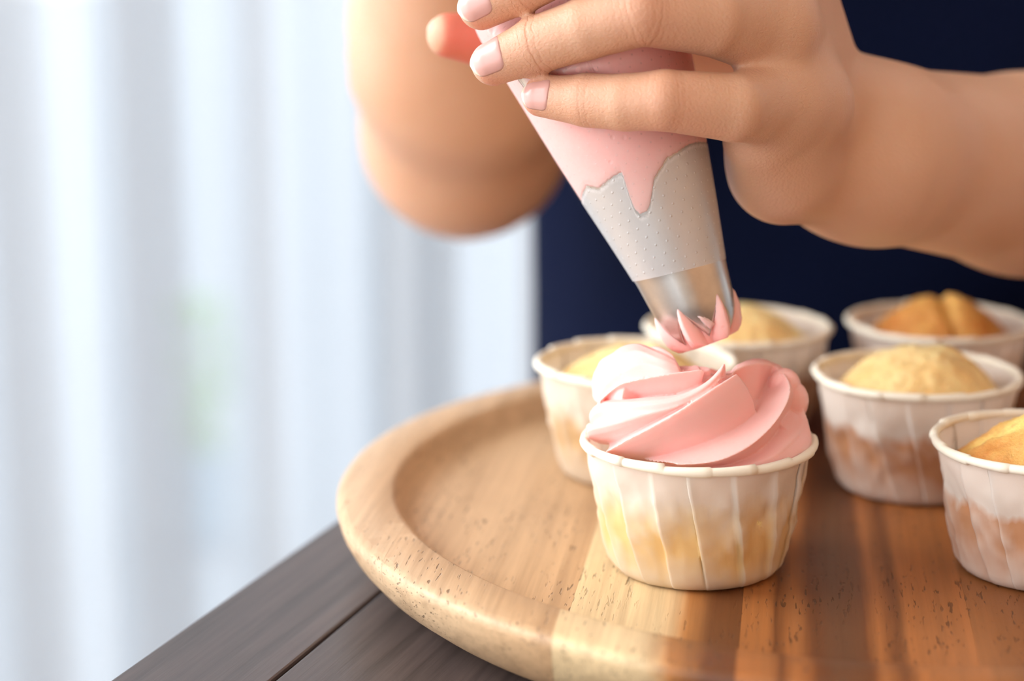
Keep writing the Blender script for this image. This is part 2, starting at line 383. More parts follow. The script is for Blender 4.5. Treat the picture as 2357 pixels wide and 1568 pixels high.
rodf = grid_faces(12, 2); rodf += [tuple(range(11, -1, -1)), tuple(range(12, 24))]
mesh_obj('curtain_rod', rv, rodf, ALU, cur, mm=False)

# separate sheer strips added close behind the cloth, to shade grey bands into it
for n_, (p0, p1) in enumerate(((-30, 118), (262, 425), (560, 640), (862, 1052))):
    fv = []; m_ = 40
    for j in range(nv):
        z = 0.02 + 2.36 * j / (nv - 1)
        for i in range(m_):
            px = p0 + (p1 - p0) * i / (m_ - 1); q = (px - 1178.5) / F; r_ = np.array([q, 1.0, 0]); s_ = float(r_ @ TN) / float(r_ @ TE) * KC
            k = KC + 0.040 + 0.005 * math.sin(i * 0.42 + n_) + 0.002 * math.sin(z * 3 + i * .2)
            x, y = rm(k, s_ * (KC + 0.04) / KC); fv.append((x, y, z))
    mesh_obj('curtain_shade_strip', fv, grid_faces(m_, nv, False), SHEER, cur, mm=False)
# slim green plant in a pale pot outside, seen through the curtain
pl = P(465, 1010, 3200); pb = M3(pl); pb[2] = -0.04
plant = thing('potted_plant', 'slim pale green potted plant standing outside behind the curtain', 'plant', pb.tolist(), mm=False)
zs = [0, 0.02, 0.15, 0.165, 0.165, 0.15]; rs = [0.035, 0.04, 0.052, 0.055, 0.047, 0.045]
pv = [(pb[0] + r * math.cos(t), pb[1] + r * math.sin(t), pb[2] + z) for z, r in zip(zs, rs) for t in th]
pf = grid_faces(12, 6) + [tuple(range(11, -1, -1)), tuple(range(60, 72))]
mesh_obj('pot', pv, pf, m_plain('pale_blue_glaze', lin(170, 196, 214), 0.4), plant, mm=False)
lv, lf = [], []
for i in range(110):
    t = RNG.uniform(0, 6.28); h = RNG.uniform(0.14, 0.40); rr = 0.036 * math.sqrt(max(0, 1 - ((h - 0.30) / 0.17) ** 2)) + 0.004
    c = Vector((rr * math.cos(t) * 0.8, rr * math.sin(t) * 0.8, h)); o_ = Vector((math.cos(t), math.sin(t), 0.8)).normalized(); sd = Vector((-math.sin(t), math.cos(t), 0))
    L = 0.035; k = len(lv); b0 = Vector(pb) + c
    for q in (b0, b0 + o_ * L * 0.5 + sd * 0.010, b0 + o_ * L, b0 + o_ * L * 0.5 - sd * 0.010, b0 + o_ * L * 0.5 + Vector((0, 0, -0.004))): lv.append(tuple(q))
    lf += [(k, k + 1, k + 4), (k + 1, k + 2, k + 4), (k + 2, k + 3, k + 4), (k + 3, k, k + 4)]
fo = mesh_obj('foliage', lv, lf, m_plain('fresh_leaf_green', lin(120, 190, 60), 0.5), plant, mm=False); fo['kind'] = 'stuff'
sv = [(pb[0] + r * math.cos(t), pb[1] + r * math.sin(t), pb[2] + z) for z, r in ((0.13, 0.006), (0.40, 0.003)) for t in th]
mesh_obj('stem', sv, grid_faces(12, 2) + [tuple(range(11, -1, -1)), tuple(range(12, 24))], m_plain('stem_brown', lin(110, 90, 50)), plant, mm=False)

# ================================================================= THE TABLE
ZTAB = -18.0
edge0 = np.array([-56.0, 633.0, 0.0]); EN = float(edge0 @ TN); EE = float(TRAY @ TE)
kb, kf = EE + 146, EE - 520                           # back and front edge along TE
tc = TN * (EN + 420) + TE * (kb + kf) / 2
table = thing('table', 'dark-stained wooden plank table under the round tray', 'table', (tc[0], tc[1], ZTAB - 800), mm=True)
def prism(n0, n1, k0, k1, z0, z1, name, mat, parent, bev=0.8):
    cx = TN * (n0 + n1) / 2 + TE * (k0 + k1) / 2
    v, f = box_vf(cx[0], cx[1], (z0 + z1) / 2, n1 - n0, k1 - k0, z1 - z0, -TAN, bev)
    return mesh_obj(name, v, f, mat, parent, smooth=False)
n0 = EN
for wdt in (41, 92, 92, 92, 92, 92, 92, 92, 92, 60):
    prism(n0, n0 + wdt - 0.9, kf, kb, ZTAB - 28, ZTAB, 'plank', TABLEM, table, 0.9); n0 += wdt
ETOT = n0
for a in (EN + 60, ETOT - 120):
    for b in (kf + 40, kb - 105): prism(a, a + 60, b, b + 60, ZTAB - 800, ZTAB - 28.5, 'leg', TABLEM, table, 3)
prism(EN + 30, ETOT - 30, kf + 30, kf + 52, ZTAB - 110, ZTAB - 28.5, 'rail', TABLEM, table, 2)
prism(EN + 30, ETOT - 30, kb - 40, kb - 20, ZTAB - 110, ZTAB - 28.5, 'rail', TABLEM, table, 2)

# ================================================================= THE TRAY
tray = thing('serving_tray', 'round shallow tray of glued light and brown wood under the cupcakes', 'tray', (TRAY[0], TRAY[1], ZTAB))
prof = [(0, 0), (60, 0), (120, 0), (136, 0), (139.5, 0.15), (142.3, 0.8), (144.4, 2.2), (145.9, 4.3), (147.0, 6.6), (148.0, 7.8), (149.2, 8.25), (156, 8.4), (162.4, 8.2), (164.3, 7.6), (165.2, 6.4), (165.3, 4.6),
        (164.3, 1.0), (162.0, -3.2), (158.2, -7.6), (153.0, -11.6), (146.5, -14.9), (139.5, -17.2), (136, -17.95), (131, -18.0), (60, -18.0), (0, -18.0)]
def tray_bm():
    bm = bmesh.new(); n = 180; rings = []
    for r, z in prof:
        if r == 0: rings.append([bm.verts.new((TRAY[0], TRAY[1], z))])
        else: rings.append([bm.verts.new((TRAY[0] + r * math.cos(2 * math.pi * i / n), TRAY[1] + r * math.sin(2 * math.pi * i / n), z)) for i in range(n)])
    for a, b in zip(rings[:-1], rings[1:]):
        for i in range(n):
            j = (i + 1) % n
            if len(a) == 1: bm.faces.new((a[0], b[j], b[i]))
            elif len(b) == 1: bm.faces.new((a[i], a[j], b[0]))
            else: bm.faces.new((a[i], a[j], b[j], b[i]))
    bmesh.ops.recalc_face_normals(bm, faces=bm.faces)
    return bm
bounds = [-999] + SEAMS + [999]
for a, b in zip(bounds[:-1], bounds[1:]):
    bm = tray_bm()
    for lim, sgn in ((a, -1), (b, 1)):
        if abs(lim) > 900: continue
        lim2 = lim - sgn * 0.02
        r = bmesh.ops.bisect_plane(bm, geom=bm.verts[:] + bm.edges[:] + bm.faces[:], dist=1e-4, plane_co=Vector(SU * lim2), plane_no=Vector(SU * sgn), clear_outer=True)
        ed = [g for g in r['geom_cut'] if isinstance(g, bmesh.types.BMEdge)]
        bmesh.ops.edgenet_fill(bm, edges=ed)
    caps = [q for q in bm.faces if abs(q.normal.dot(Vector(SU))) > 0.999 and len(q.verts) > 4]
    bmesh.ops.split(bm, geom=caps)
    bm.verts.index_update()
    v = np.array([tuple(q.co) for q in bm.verts]); f = [tuple(x.index for x in q.verts) for q in bm.faces]; bm.free()
    o = mesh_obj('stave', v, f, TRAYM, tray)
    for p_ in o.data.polygons: p_.use_smooth = len(p_.vertices) <= 4
# ================================================================= CUPCAKES
NPL = 16
def cup_profile():
    pts = [(0, 0.1), (12, 0.1), (19.5, 0.12), (22.2, 0.45), (23.7, 1.5), (24.5, 3.2), (25.2, 6), (26.3, 11), (27.4, 16.5), (28.5, 22), (29.5, 27.5), (30.3, 32), (30.9, 35), (31.3, 36.2)]
    return pts
def build_cup(root, ox, oy, mat, rimmat, phase=0.0, seed=0, squash=0.0, amp=1.0):
    """pleated paper cup with a rolled rim; phase in degrees of the first fold"""
    rng = np.random.default_rng(seed)
    K = 12; per = 360 / NPL
    sub = np.array([0.0, 0.045, 0.11, 0.2, 0.3, 0.4, 0.5, 0.6, 0.7, 0.8, 0.9, 0.965])
    base_t = np.array([phase + per * (j + s) for j in range(NPL) for s in sub]); fr = np.tile(sub, NPL); nth = len(base_t)
    jit = np.repeat(rng.uniform(-2.2, 2.2, NPL), K); lean = np.repeat(rng.uniform(0.7, 1.25, NPL), K); dep = np.repeat(rng.uniform(0.75, 1.35, NPL), K)
    pr = np.array(cup_profile()); zz = np.r_[pr[:4, 1], np.linspace(1.0, 36.2, 26)]; rr = np.r_[pr[:4, 0], np.interp(np.linspace(1.0, 36.2, 26), pr[:, 1], pr[:, 0])]
    rows, con = [], []
    for z, r in zip(zz, rr):
        h = z / 36.2
        tw = 14.5 * (1 - np.clip(h * 1.05, 0, 1)) ** 1.25
        th = base_t + jit * (0.3 + 0.7 * h) + lean * tw
        a = (0.55 + 1.0 * math.sin(math.pi * min(1, h * 1.05)) ** 1.0) * amp * (0.25 + 0.75 * min(1, r / 25)) * min(1, 0.35 + z / 5)
        if r < 20: a = 0
        saw = np.where(fr < 0.045, fr / 0.045, 1 - (fr - 0.045) / 0.955 * 1.0)
        saw = np.where(fr > 0.9, saw * 0.6, saw)
        hol = np.sin(np.pi * np.clip(fr, 0, 1)) * 0.55 * math.sin(math.pi * h) * dep
        thr = np.radians(th)
        wob = np.array([noise.noise(Vector((math.sin(t) * 3.3 + seed, math.cos(t) * 3.3, z * 0.11 + 5))) for t in thr]) * 1.05 * math.sin(math.pi * min(1, h)) ** 0.7
        wob += np.array([noise.noise(Vector((t * 9 + z * 0.28 + seed * 3, z * 0.16 - t * 4, 1.7))) for t in thr]) * 0.75 * math.sin(math.pi * min(1, h))
        R_ = r + a * dep * (saw - 0.6) - hol * amp + wob * amp
        R_ *= 1 + squash * np.cos(2 * thr)
        rows.append(np.stack([ox + R_ * np.sin(thr), oy - R_ * np.cos(thr), np.full(nth, z)], 1))
        con.append(np.clip(0.72 + 0.5 * (0.6 - saw) + hol * 0.5 - wob * 0.55, 0, 1.15))
    outer = np.concatenate(rows); nr = len(rows)
    ctr = np.array([ox, oy, 0.0]); inner = outer.copy(); d = outer - ctr; d[:, 2] = 0; ln = np.linalg.norm(d, axis=1, keepdims=True) + 1e-9
    inner -= d / ln * 0.32; inner[:, 2] += np.where(outer[:, 2] < 0.6, 0.3, 0.0)
    f = grid_faces(nth, nr); f += [tuple(nr * nth + np.array(q)[::-1]) for q in grid_faces(nth, nr)]
    tp = (nr - 1) * nth
    for i in range(nth): j = (i + 1) % nth; f.append((tp + i, tp + j, nr * nth + tp + j, nr * nth + tp + i))
    f.append(tuple(range(nth - 1, -1, -1))); f.append(tuple(nr * nth + i for i in range(nth)))
    v = np.concatenate([outer, inner])
    o = mesh_obj('paper_cup', v, f, mat, root)
    at = o.data.attributes.new('contact', 'FLOAT', 'POINT'); cc = np.concatenate(con); at.data.foreach_set('value', np.concatenate([cc, cc]).astype(np.float32))
    # rolled rim in lapped segments
    m = 14; ring = []; ths = []
    for j in range(NPL):
        for s in (0.0, 0.03, 0.2, 0.4, 0.6, 0.8, 0.97): ths.append((phase + per * (j + 0.47 + s) + rng.uniform(-.4, .4) * (s == 0), s, j))
    for t, s, j in ths:
        tr = math.radians(t); rad = 1.12 + 0.30 * (1 - abs(0)) * (s if s > 0.01 else 0.0) + 0.06 * math.sin(j * 2.3)
        Rm = (31.55 + 0.25 * math.sin(j * 1.9 + seed)) * (1 + squash * math.cos(2 * tr)); zc = 36.5 + 0.22 * math.sin(j * 1.3 + seed) + 0.12 * s
        ring.append([(ox + (Rm + rad * math.cos(q)) * math.sin(tr), oy - (Rm + rad * math.cos(q)) * math.cos(tr), zc + rad * 1.05 * math.sin(q)) for q in np.linspace(0, 2 * math.pi, m, endpoint=False)])
    n_ = len(ring); v = np.array(ring).reshape(-1, 3); f = []
    for i in range(n_):
        for k in range(m): f.append((i * m + k, ((i + 1) % n_) * m + k, ((i + 1) % n_) * m + (k + 1) % m, i * m + (k + 1) % m))
    r_ = fixn(mesh_obj('rolled_rim', v, f, rimmat, root))
    return o

def build_cake(root, ox, oy, mat, top, edge=29.0, seed=0, peak=(0, 0), power=1.6, rough=0.9, crack=None, flat=0.0):
    """sponge filling the cup and doming over it; top = height of its crown"""
    n, m = 96, 34; v = []; cr = []
    side = [(20.0, 0.9), (22.6, 2.4), (23.6, 6), (24.6, 11), (25.6, 16.5), (26.6, 22), (27.2, edge - 1.5)]
    for r, z in side:
        for i in range(n): t = 2 * math.pi * i / n; v.append((ox + r * math.sin(t), oy - r * math.cos(t), z)); cr.append(0.2)
    for j in range(m):
        q = 1 - (j + 0.5) / m
        for i in range(n):
            t = 2 * math.pi * i / n; x0, y0 = 26.6 * q * math.sin(t), -26.6 * q * math.cos(t)
            x0 += peak[0] * (1 - q); y0 += peak[1] * (1 - q)
            h = (1 - q ** power)
            z = edge + (top - edge) * h
            nz = noise.noise(Vector((x0 * 0.11 + seed, y0 * 0.11, 2.0))) * 1.3 + noise.noise(Vector((x0 * 0.33 + seed, y0 * 0.33, 7.0))) * 0.7 + noise.noise(Vector((x0 * 0.8 + seed, y0 * 0.8, 3.0))) * 0.35
            z += nz * rough * min(1, 3 * (1 - q) + .2)
            c_ = 0.9 * q + 0.25
            if crack is not None:
                ca, cd, cw, cdep = crack; dd = (x0 * math.cos(ca) + y0 * math.sin(ca)) - cd + 2.0 * noise.noise(Vector((x0 * .2, y0 * .2, seed)))
                g = math.exp(-(dd / cw) ** 2) * max(0, 1 - q ** 3); z -= cdep * g; c_ -= 0.9 * g
            v.append((ox + x0, oy + y0, z)); cr.append(max(0, min(1, c_)))
    nr = len(side) + m; f = grid_faces(n, nr); f.append(tuple(range(n - 1, -1, -1))); f.append(tuple((nr - 1) * n + i for i in range(n)))
    o = mesh_obj('cake', v, f, mat, root)
    at = o.data.attributes.new('crust', 'FLOAT', 'POINT'); at.data.foreach_set('value', np.array(cr, np.float32)); return o

CREAMW = lin(246, 240, 226)
P_HERO = m_paper('cup_paper_hero', lin(250, 242, 231), lin(252, 224, 162), 0.027, 0.013, 1.0)
P_WARM = m_paper('cup_paper_warm', lin(249, 242, 234), lin(222, 166, 118), 0.0235, 0.0035, 0.80)
P_LEFT = m_paper('cup_paper_left', lin(244, 236, 222), lin(232, 196, 140), 0.026, 0.008, 0.8)
RIMM = m_plain('rim_paper', lin(246, 240, 222), 0.6, 0.04, 300)
CK_Y = m_cake('sponge_yellow', lin(254, 234, 170), lin(238, 182, 104), 0.5)
CK_B = m_cake('sponge_browned', lin(240, 190, 104), lin(196, 116, 44), 0.75)
CK_F = m_cake('sponge_front', lin(252, 222, 132), lin(226, 152, 76), 0.8)

HX, HY = 51.6, 532.2
hero = thing('cupcake', 'cupcake with swirled pink frosting, beneath the piping nozzle', 'cupcake', (HX, HY, 0.0))
build_cup(hero, HX, HY, P_HERO, RIMM, phase=-9.5, seed=3, amp=1.0)
build_cake(hero, HX, HY, CK_Y, 33, edge=29, seed=1, rough=0.4)
for (lab, x, y, pm, cm, kw) in (
    ('plain yellow cupcake left of the frosted one, partly hidden by pink frosting', 40.0, 624.0, P_LEFT, CK_Y, dict(phase=3, seed=11, top=42.5, peak=(0, 2), crack=(0.6, 2, 2.2, 2.0))),
    ('blurred plain cupcake directly behind the nozzle, left end of the back row', 78.8, 677.7, P_WARM, CK_Y, dict(phase=7, seed=12, top=45.0, peak=(3, 0), crack=(1.1, 5, 2.5, 2.0))),
    ('browned plain cupcake with split top, right end of the back row before the navy apron', 150.5, 684.0, P_WARM, CK_B, dict(phase=1, seed=13, top=47.5, peak=(1, 0), crack=(0.1, 0, 2.6, 4.0))),
    ('plain golden domed cupcake directly right of the frosted one', 127.6, 608.2, P_WARM, CK_Y, dict(phase=5, seed=14, top=45.5, peak=(3, 0), power=2.3)),
    ('plain cupcake with cracked peak, cut off by the right picture edge', 148.8, 529.5, P_WARM, CK_F, dict(phase=0, seed=15, top=48.5, peak=(-1, -2), power=1.25, rough=1.2, crack=(0.9, -8, 3.0, 2.4)))):
    t_ = thing('cupcake', lab, 'cupcake', (x, y, 0.0))
    build_cup(t_, x, y, pm, RIMM, phase=kw['phase'], seed=kw['seed'])
    build_cake(t_, x, y, cm, kw['top'], seed=kw['seed'], edge=kw.get('edge', 30.0), peak=kw['peak'], power=kw.get('power', 1.7), rough=kw.get('rough', 0.9), crack=kw.get('crack'))

# ---------------------------------------------------------------- the swirl of frosting
DZ = np.array([26, 30, 34, 38, 42, 46, 50, 53, 56, 58.5, 60.3, 61.5]); DR = np.array([26.0, 27.5, 28.6, 29.4, 29.6, 28.8, 27.0, 24.8, 21.6, 17.5, 12.5, 8.0])
def dome_r(z, s): return s * np.interp(28 + (z - 28) / (0.35 + 0.65 * s), DZ, DR, right=0.0)
def on_dome(px, py, s=1.0):
    d = np.arange(505, 585, 0.2); pts = np.stack([P(px, py, q) for q in (505.0, 585.0)])
    pp = pts[0] + (pts[1] - pts[0]) * ((d - 505) / 80)[:, None]
    g = np.hypot(pp[:, 0] - HX, pp[:, 1] - HY) - dome_r(pp[:, 2], s)
    k = np.argmax(g <= 0) if (g <= 0).any() else int(np.argmin(g))
    return pp[k]
def smooth_path(pts):
    p = np.array(pts); q = p.copy()
    for _ in range(3):
        q[1:-1] = 0.25 * q[:-2] + 0.5 * q[1:-1] + 0.25 * q[2:]
    return q
FV, FF = [], []
def add_loft(sections):
    """sections: list of equal-length closed loops"""
    base = sum(len(a) for a in FV); n = len(sections[0]); v = np.concatenate(sections); FV.append(v)
    for j in range(len(sections) - 1):
        for i in range(n): FF.append((base + j * n + i, base + j * n + (i + 1) % n, base + (j + 1) * n + (i + 1) % n, base + (j + 1) * n + i))
    FF.append(tuple(base + i for i in range(n - 1, -1, -1))); FF.append(tuple(base + (len(sections) - 1) * n + i for i in range(n)))
def arc(a, b, bulge, out, n=6):
    t = np.linspace(0, 1, n)[:, None]; return a + (b - a) * t + out * bulge * (4 * t * (1 - t))
def lobe(crest, low, up, ss=(1.0, 0.86, 0.8), bl=(0.3, 0.3), n=44, depth=(0, 0, 0)):
    pc = smooth_path([on_dome(*q, ss[0]) for q in interp(crest, n)]); plw = smooth_path([on_dome(*q, ss[1]) for q in interp(low, n)]); pu = smooth_path([on_dome(*q, ss[2]) for q in interp(up, n)])
    view = np.array([0, 1.0, 0])
    pc = pc + view * depth[0]; plw = plw + view * depth[1]; pu = pu + view * depth[2]
    secs = []
    for i in range(n):
        ax = np.array([HX, HY, 36 + 0.25 * (pc[i][2] - 36)]); inner = ax + (pc[i] - ax) * 0.30
        o1 = (pc[i] + plw[i]) / 2 - inner; o1 /= np.linalg.norm(o1); o2 = (pc[i] + pu[i]) / 2 - inner; o2 /= np.linalg.norm(o2)
        l1 = np.linalg.norm(pc[i] - plw[i]); l2 = np.linalg.norm(pc[i] - pu[i])
        e = math.sin(math.pi * min(1, max(0, i / (n - 1)))) ** 0.25 if 0 < i < n - 1 else 0.25
        sec = np.concatenate([arc(pc[i], plw[i], bl[0] * l1 * 0.3, o1), [inner - (inner - plw[i]) * 0.25, inner], arc(pu[i], pc[i], bl[1] * l2 * 0.3, o2)[:-1]])
        if i in (0, n - 1): sec = inner + (sec - inner) * 0.93
        secs.append(sec)
    add_loft(secs)
def core(s, zlo, crater):
    n = 60; zs_ = np.linspace(zlo, 57, 16); secs = []
    for z in zs_: r = max(dome_r(z, s), 3.0); secs.append(np.array([(HX + r * math.sin(t), HY - r * math.cos(t), z) for t in np.linspace(0, 2 * math.pi, n, endpoint=False)]))
    top = dome_r(57, s)
    for q in (0.75, 0.5, 0.25, 0.08):
        secs.append(np.array([(HX + top * q * math.sin(t), HY - top * q * math.cos(t), 57 - crater * (1 - q)) for t in np.linspace(0, 2 * math.pi, n, endpoint=False)]))
    add_loft(secs)
core(0.70, 27.5, 6)
# A: the big ridge running from the lower left up across the front
lobe([(1384, 1047), (1432, 1018), (1500, 982), (1560, 948), (1622, 908), (1664, 880), (1702, 856)],
     [(1400, 1064), (1470, 1060), (1540, 1046), (1610, 1024), (1680, 994), (1720, 968), (1746, 944)],
     [(1392, 1015), (1450, 985), (1500, 955), (1560, 925), (1615, 893), (1655, 865), (1690, 848)], (1.03, 0.77, 0.74), (0.32, -0.2))
# B: the fold below it, curling round to the right
lobe([(1548, 1069), (1600, 1068), (1660, 1059), (1722, 1030), (1772, 988), (1804, 944), (1820, 905), (1816, 875), (1798, 853)],
     [(1562, 1082), (1620, 1082), (1690, 1070), (1752, 1040), (1800, 990), (1822, 945), (1834, 912), (1830, 885), (1815, 862)],
     [(1470, 1058), (1545, 1044), (1600, 1028), (1650, 1008), (1700, 985), (1735, 958), (1750, 938), (1764, 905), (1776, 870)], (1.03, 0.80, 0.77), (-0.1, 0.18))
# C: rounded fold at the lower right
lobe([(1640, 1090), (1720, 1075), (1790, 1050), (1838, 1005), (1850, 965), (1842, 930), (1826, 898), (1806, 872)],
     [(1650, 1110), (1730, 1100), (1800, 1080), (1850, 1040), (1862, 990), (1850, 950), (1838, 915), (1820, 880)],
     [(1620, 1080), (1690, 1066), (1752, 1036), (1800, 986), (1818, 945), (1820, 915), (1806, 890), (1786, 868)], (0.98, 0.88, 0.84), (0.9, 0.9))
# F: the broad smooth fold at the left
lobe([(1362, 992), (1376, 968), (1430, 952), (1500, 945), (1560, 935), (1620, 905), (1660, 870)],
     [(1372, 1022), (1410, 1024), (1460, 1008), (1520, 975), (1575, 945), (1632, 912), (1670, 878)],
     [(1380, 955), (1396, 938), (1445, 924), (1510, 915), (1580, 908), (1628, 885), (1656, 856)], (1.0, 0.82, 0.75), (1.3, 1.0))
# E: the leaf above it
lobe([(1374, 934), (1396, 908), (1428, 884), (1480, 871), (1545, 859), (1622, 850)],
     [(1376, 955), (1400, 938), (1450, 922), (1510, 916), (1570, 912), (1612, 898)],
     [(1380, 898), (1400, 878), (1440, 858), (1500, 848), (1560, 842), (1612, 840)], (1.05, 0.76, 0.74), (0.3, -0.15))
# D: the rounded crown at the upper left
lobe([(1376, 915), (1384, 872), (1408, 838), (1448, 818), (1490, 812), (1532, 820), (1562, 840)],
     [(1392, 945), (1405, 925), (1432, 905), (1470, 892), (1510, 885), (1545, 880), (1575, 872)],
     [(1378, 930), (1390, 888), (1412, 854), (1450, 836), (1490, 830), (1532, 838), (1562, 856)], (0.98, 0.90, 0.84), (1.0, 0.45), depth=(3, -1, 13))
# G: the crown at the upper right, hollow towards the front
lobe([(1690, 862), (1718, 848), (1752, 842), (1786, 848), (1812, 866)],
     [(1706, 892), (1724, 925), (1746, 944), (1768, 925), (1800, 890)],
     [(1692, 878), (1720, 866), (1752, 862), (1786, 866), (1806, 880)], (1.0, 0.70, 0.80), (-0.25, 0.4), depth=(3, 2, 12))
# small inner tongue between the crowns
lobe([(1560, 918), (1600, 896), (1650, 872), (1690, 860)], [(1572, 928), (1610, 910), (1655, 890), (1692, 872)], [(1556, 905), (1600, 884), (1650, 862), (1690, 850)], (0.93, 0.86, 0.74), (0.2, 0.0))
fc = on_dome(1806, 884, 0.88); add_loft([np.array([(fc[0] + 4.6 * math.sin(ph) * math.cos(t), fc[1] + 5 * math.sin(ph) * math.sin(t), fc[2] - 1 + 5.5 * math.cos(ph)) for t in np.linspace(0, 2 * math.pi, 16, endpoint=False)]) for ph in np.linspace(0.1, 3.04, 9)])
fc = on_dome(1824, 922, 0.93); add_loft([np.array([(fc[0] + 5 * math.sin(ph) * math.cos(t), fc[1] + 3 + 5 * math.sin(ph) * math.sin(t), fc[2] - 1 + 6 * math.cos(ph)) for t in np.linspace(0, 2 * math.pi, 16, endpoint=False)]) for ph in np.linspace(0.1, 3.04, 9)])
# the folds round the back carry the swirl on
for k, (a0, a1, z0, z1, s_) in enumerate([(70, 165, 38, 50, 0.98), (105, 200, 38, 51, 0.99), (140, 235, 38, 51.5, 0.99), (175, 270, 38, 52, 0.98), (210, 292, 40, 54, 0.97), (62, 125, 41, 50, 0.95), (120, 250, 34, 40, 0.97), (85, 180, 35, 44, 0.97)]):
    secs = []; n = 40
    for i in range(n):
        t = i / (n - 1); a = math.radians(a0 + (a1 - a0) * t); z = z0 + (z1 - z0) * t; r = dome_r(z, s_)
        rad = np.array([math.sin(a), -math.cos(a), 0]); crest = np.array([HX, HY, z]) + rad * r
        lo = np.array([HX, HY, z - 6.0]) + rad * dome_r(z - 6, 0.86); upp = np.array([HX, HY, z + 3.5]) + rad * max(2, dome_r(z + 3.5, 0.80)); inn = np.array([HX, HY, 40.0]) + rad * r * 0.3
        o1 = rad
        secs.append(np.concatenate([arc(crest, lo, 0.6, o1), [inn - (inn - lo) * 0.25, inn], arc(upp, crest, 0.8, o1)[:-1]]))
    add_loft(secs)
fr = mesh_obj('frosting_raw', np.concatenate(FV), FF, CREAM); fixn(fr)
md = fr.modifiers.new('r', 'REMESH'); md.mode = 'VOXEL'; md.voxel_size = 0.00030; md.adaptivity = 0
sm = fr.modifiers.new('s', 'SMOOTH'); sm.factor = 0.5; sm.iterations = 3
dg = bpy.context.evaluated_depsgraph_get(); ev = fr.evaluated_get(dg); me = bpy.data.meshes.new_from_object(ev)
bpy.data.objects.remove(fr)
me.name = 'frosting'; co_ = np.empty(len(me.vertices) * 3, np.float32); me.vertices.foreach_get('co', co_); co_ = co_.reshape(-1, 3) - np.array(hero.location, np.float32); me.vertices.foreach_set('co', co_.ravel())
me.polygons.foreach_set('use_smooth', [True] * len(me.polygons)); me.materials.clear(); me.materials.append(CREAM)
fo_ = bpy.data.objects.new('frosting', me); C.objects.link(fo_); fo_.parent = hero; fo_['label'] = 'pink swirled buttercream'

# ================================================================= PIPING BAG
DB = 553.0
b0 = P(1567, 622, DB); b1 = P(1449, 315, DB)          # axis points: cut edge, and where the little finger crosses
AX = b1 - b0; LB = np.linalg.norm(AX); AX /= LB
BX = np.array([1.0, 0, 0]); BX = BX - AX * (BX @ AX); BX /= np.linalg.norm(BX); BY = np.cross(AX, BX)   # BY points away from / towards camera
if BY[1] > 0: BY = -BY                                   # towards the camera
def bagp(t, ang, r): return b0 + AX * t + (BX * math.sin(ang) + BY * math.cos(ang)) * r   # ang 0 = facing the camera, + to the right
def bag_r(t): return np.interp(t, [-16, 0, 40, 80, 105, 118, 126, 133, 140], [9.5, 13.15, 21.6, 29.3, 31.0, 27.5, 14.0, 6.0, 5.0])
bag = thing('piping_bag', 'clear plastic piping bag of pink cream with steel star nozzle, held in hand', 'piping bag', bagp(-14, 0, 0))
# cream inside the bag: its ragged lower border lies against the film
TT, AA = np.meshgrid(np.linspace(-4, 60, 257), np.radians(np.linspace(-90, 90, 361)), indexing='ij')
_rr = bag_r(TT)[..., None]; BPX = proj(b0 + AX * TT[..., None] + (BX * np.sin(AA)[..., None] + BY * np.cos(AA)[..., None]) * _rr)
def bag_at(px, py):
    k = np.unravel_index(np.argmin(((BPX - (px, py)) ** 2).sum(-1)), TT.shape); return math.degrees(AA[k]), TT[k]
LOWPX = [(1352, 436), (1380, 441), (1396, 428), (1418, 412), (1432, 404), (1445, 444), (1453, 478), (1462, 496), (1475, 503), (1491, 498), (1499, 478), (1503, 446), (1508, 418), (1522, 396), (1536, 372), (1560, 358), (1585, 342), (1606, 335), (1636, 337)]
SHEAR = 0.75
_lw = [bag_at(*q) for q in LOWPX]; _lw = [(a - SHEAR * (t - 18), t) for a, t in _lw]; _lw = sorted(_lw)
for _i in range(1, len(_lw)): _lw[_i] = (max(_lw[_i][0], _lw[_i - 1][0] + 1.5), _lw[_i][1])
LXS = [-180, -120] + [q[0] for q in _lw] + [120, 180]; LYS = [27, 24] + [q[1] for q in _lw] + [33, 27]
def cream_low(a):
    d = math.degrees(a)
    return np.interp(d, LXS, LYS) + 0.25 * noise.noise(Vector((d * 0.35, 0, 0))) + 0.2 * noise.noise(Vector((d * 0.9, 4, 0)))
# film
nth = 300; ts = np.r_[np.linspace(0, 50, 110), np.linspace(51, 125, 40), np.linspace(128, 175, 14)]
v, uvs, wet = [], [], []
for j, t in enumerate(ts):
    for i in range(nth + 1):
        a = 2 * math.pi * i / nth - math.pi
        tt = t - (1.6 * math.sin(a) + 0.7 * math.cos(a) - 0.2) * max(0, 1 - t / 20)
        r = bag_r(tt) + 0.10 * math.sin(5 * a + t * 0.1) * min(1, t / 20)
        if t > 130: r *= 1 + 0.16 * math.sin(7 * a)
        v.append(bagp(tt, a, r)); uvs.append((a * r + 200, tt + 100)); wet.append(np.clip((tt - cream_low((a - R(SHEAR) * (min(tt, 40) - 18) + math.pi) % (2 * math.pi) - math.pi)) / 1.6 + 0.5, 0, 1))
f = grid_faces(nth + 1, len(ts), False)
film = mesh_obj('bag_film', v, f, FILM, bag)
uvl = film.data.uv_layers.new(name='UVMap'); li = np.empty(len(film.data.loops), np.int32); film.data.loops.foreach_get('vertex_index', li)
uvl.data.foreach_set('uv', np.array(uvs, np.float32)[li].ravel())
at = film.data.attributes.new('wet', 'FLOAT', 'POINT'); at.data.foreach_set('value', np.array(wet, np.float32))
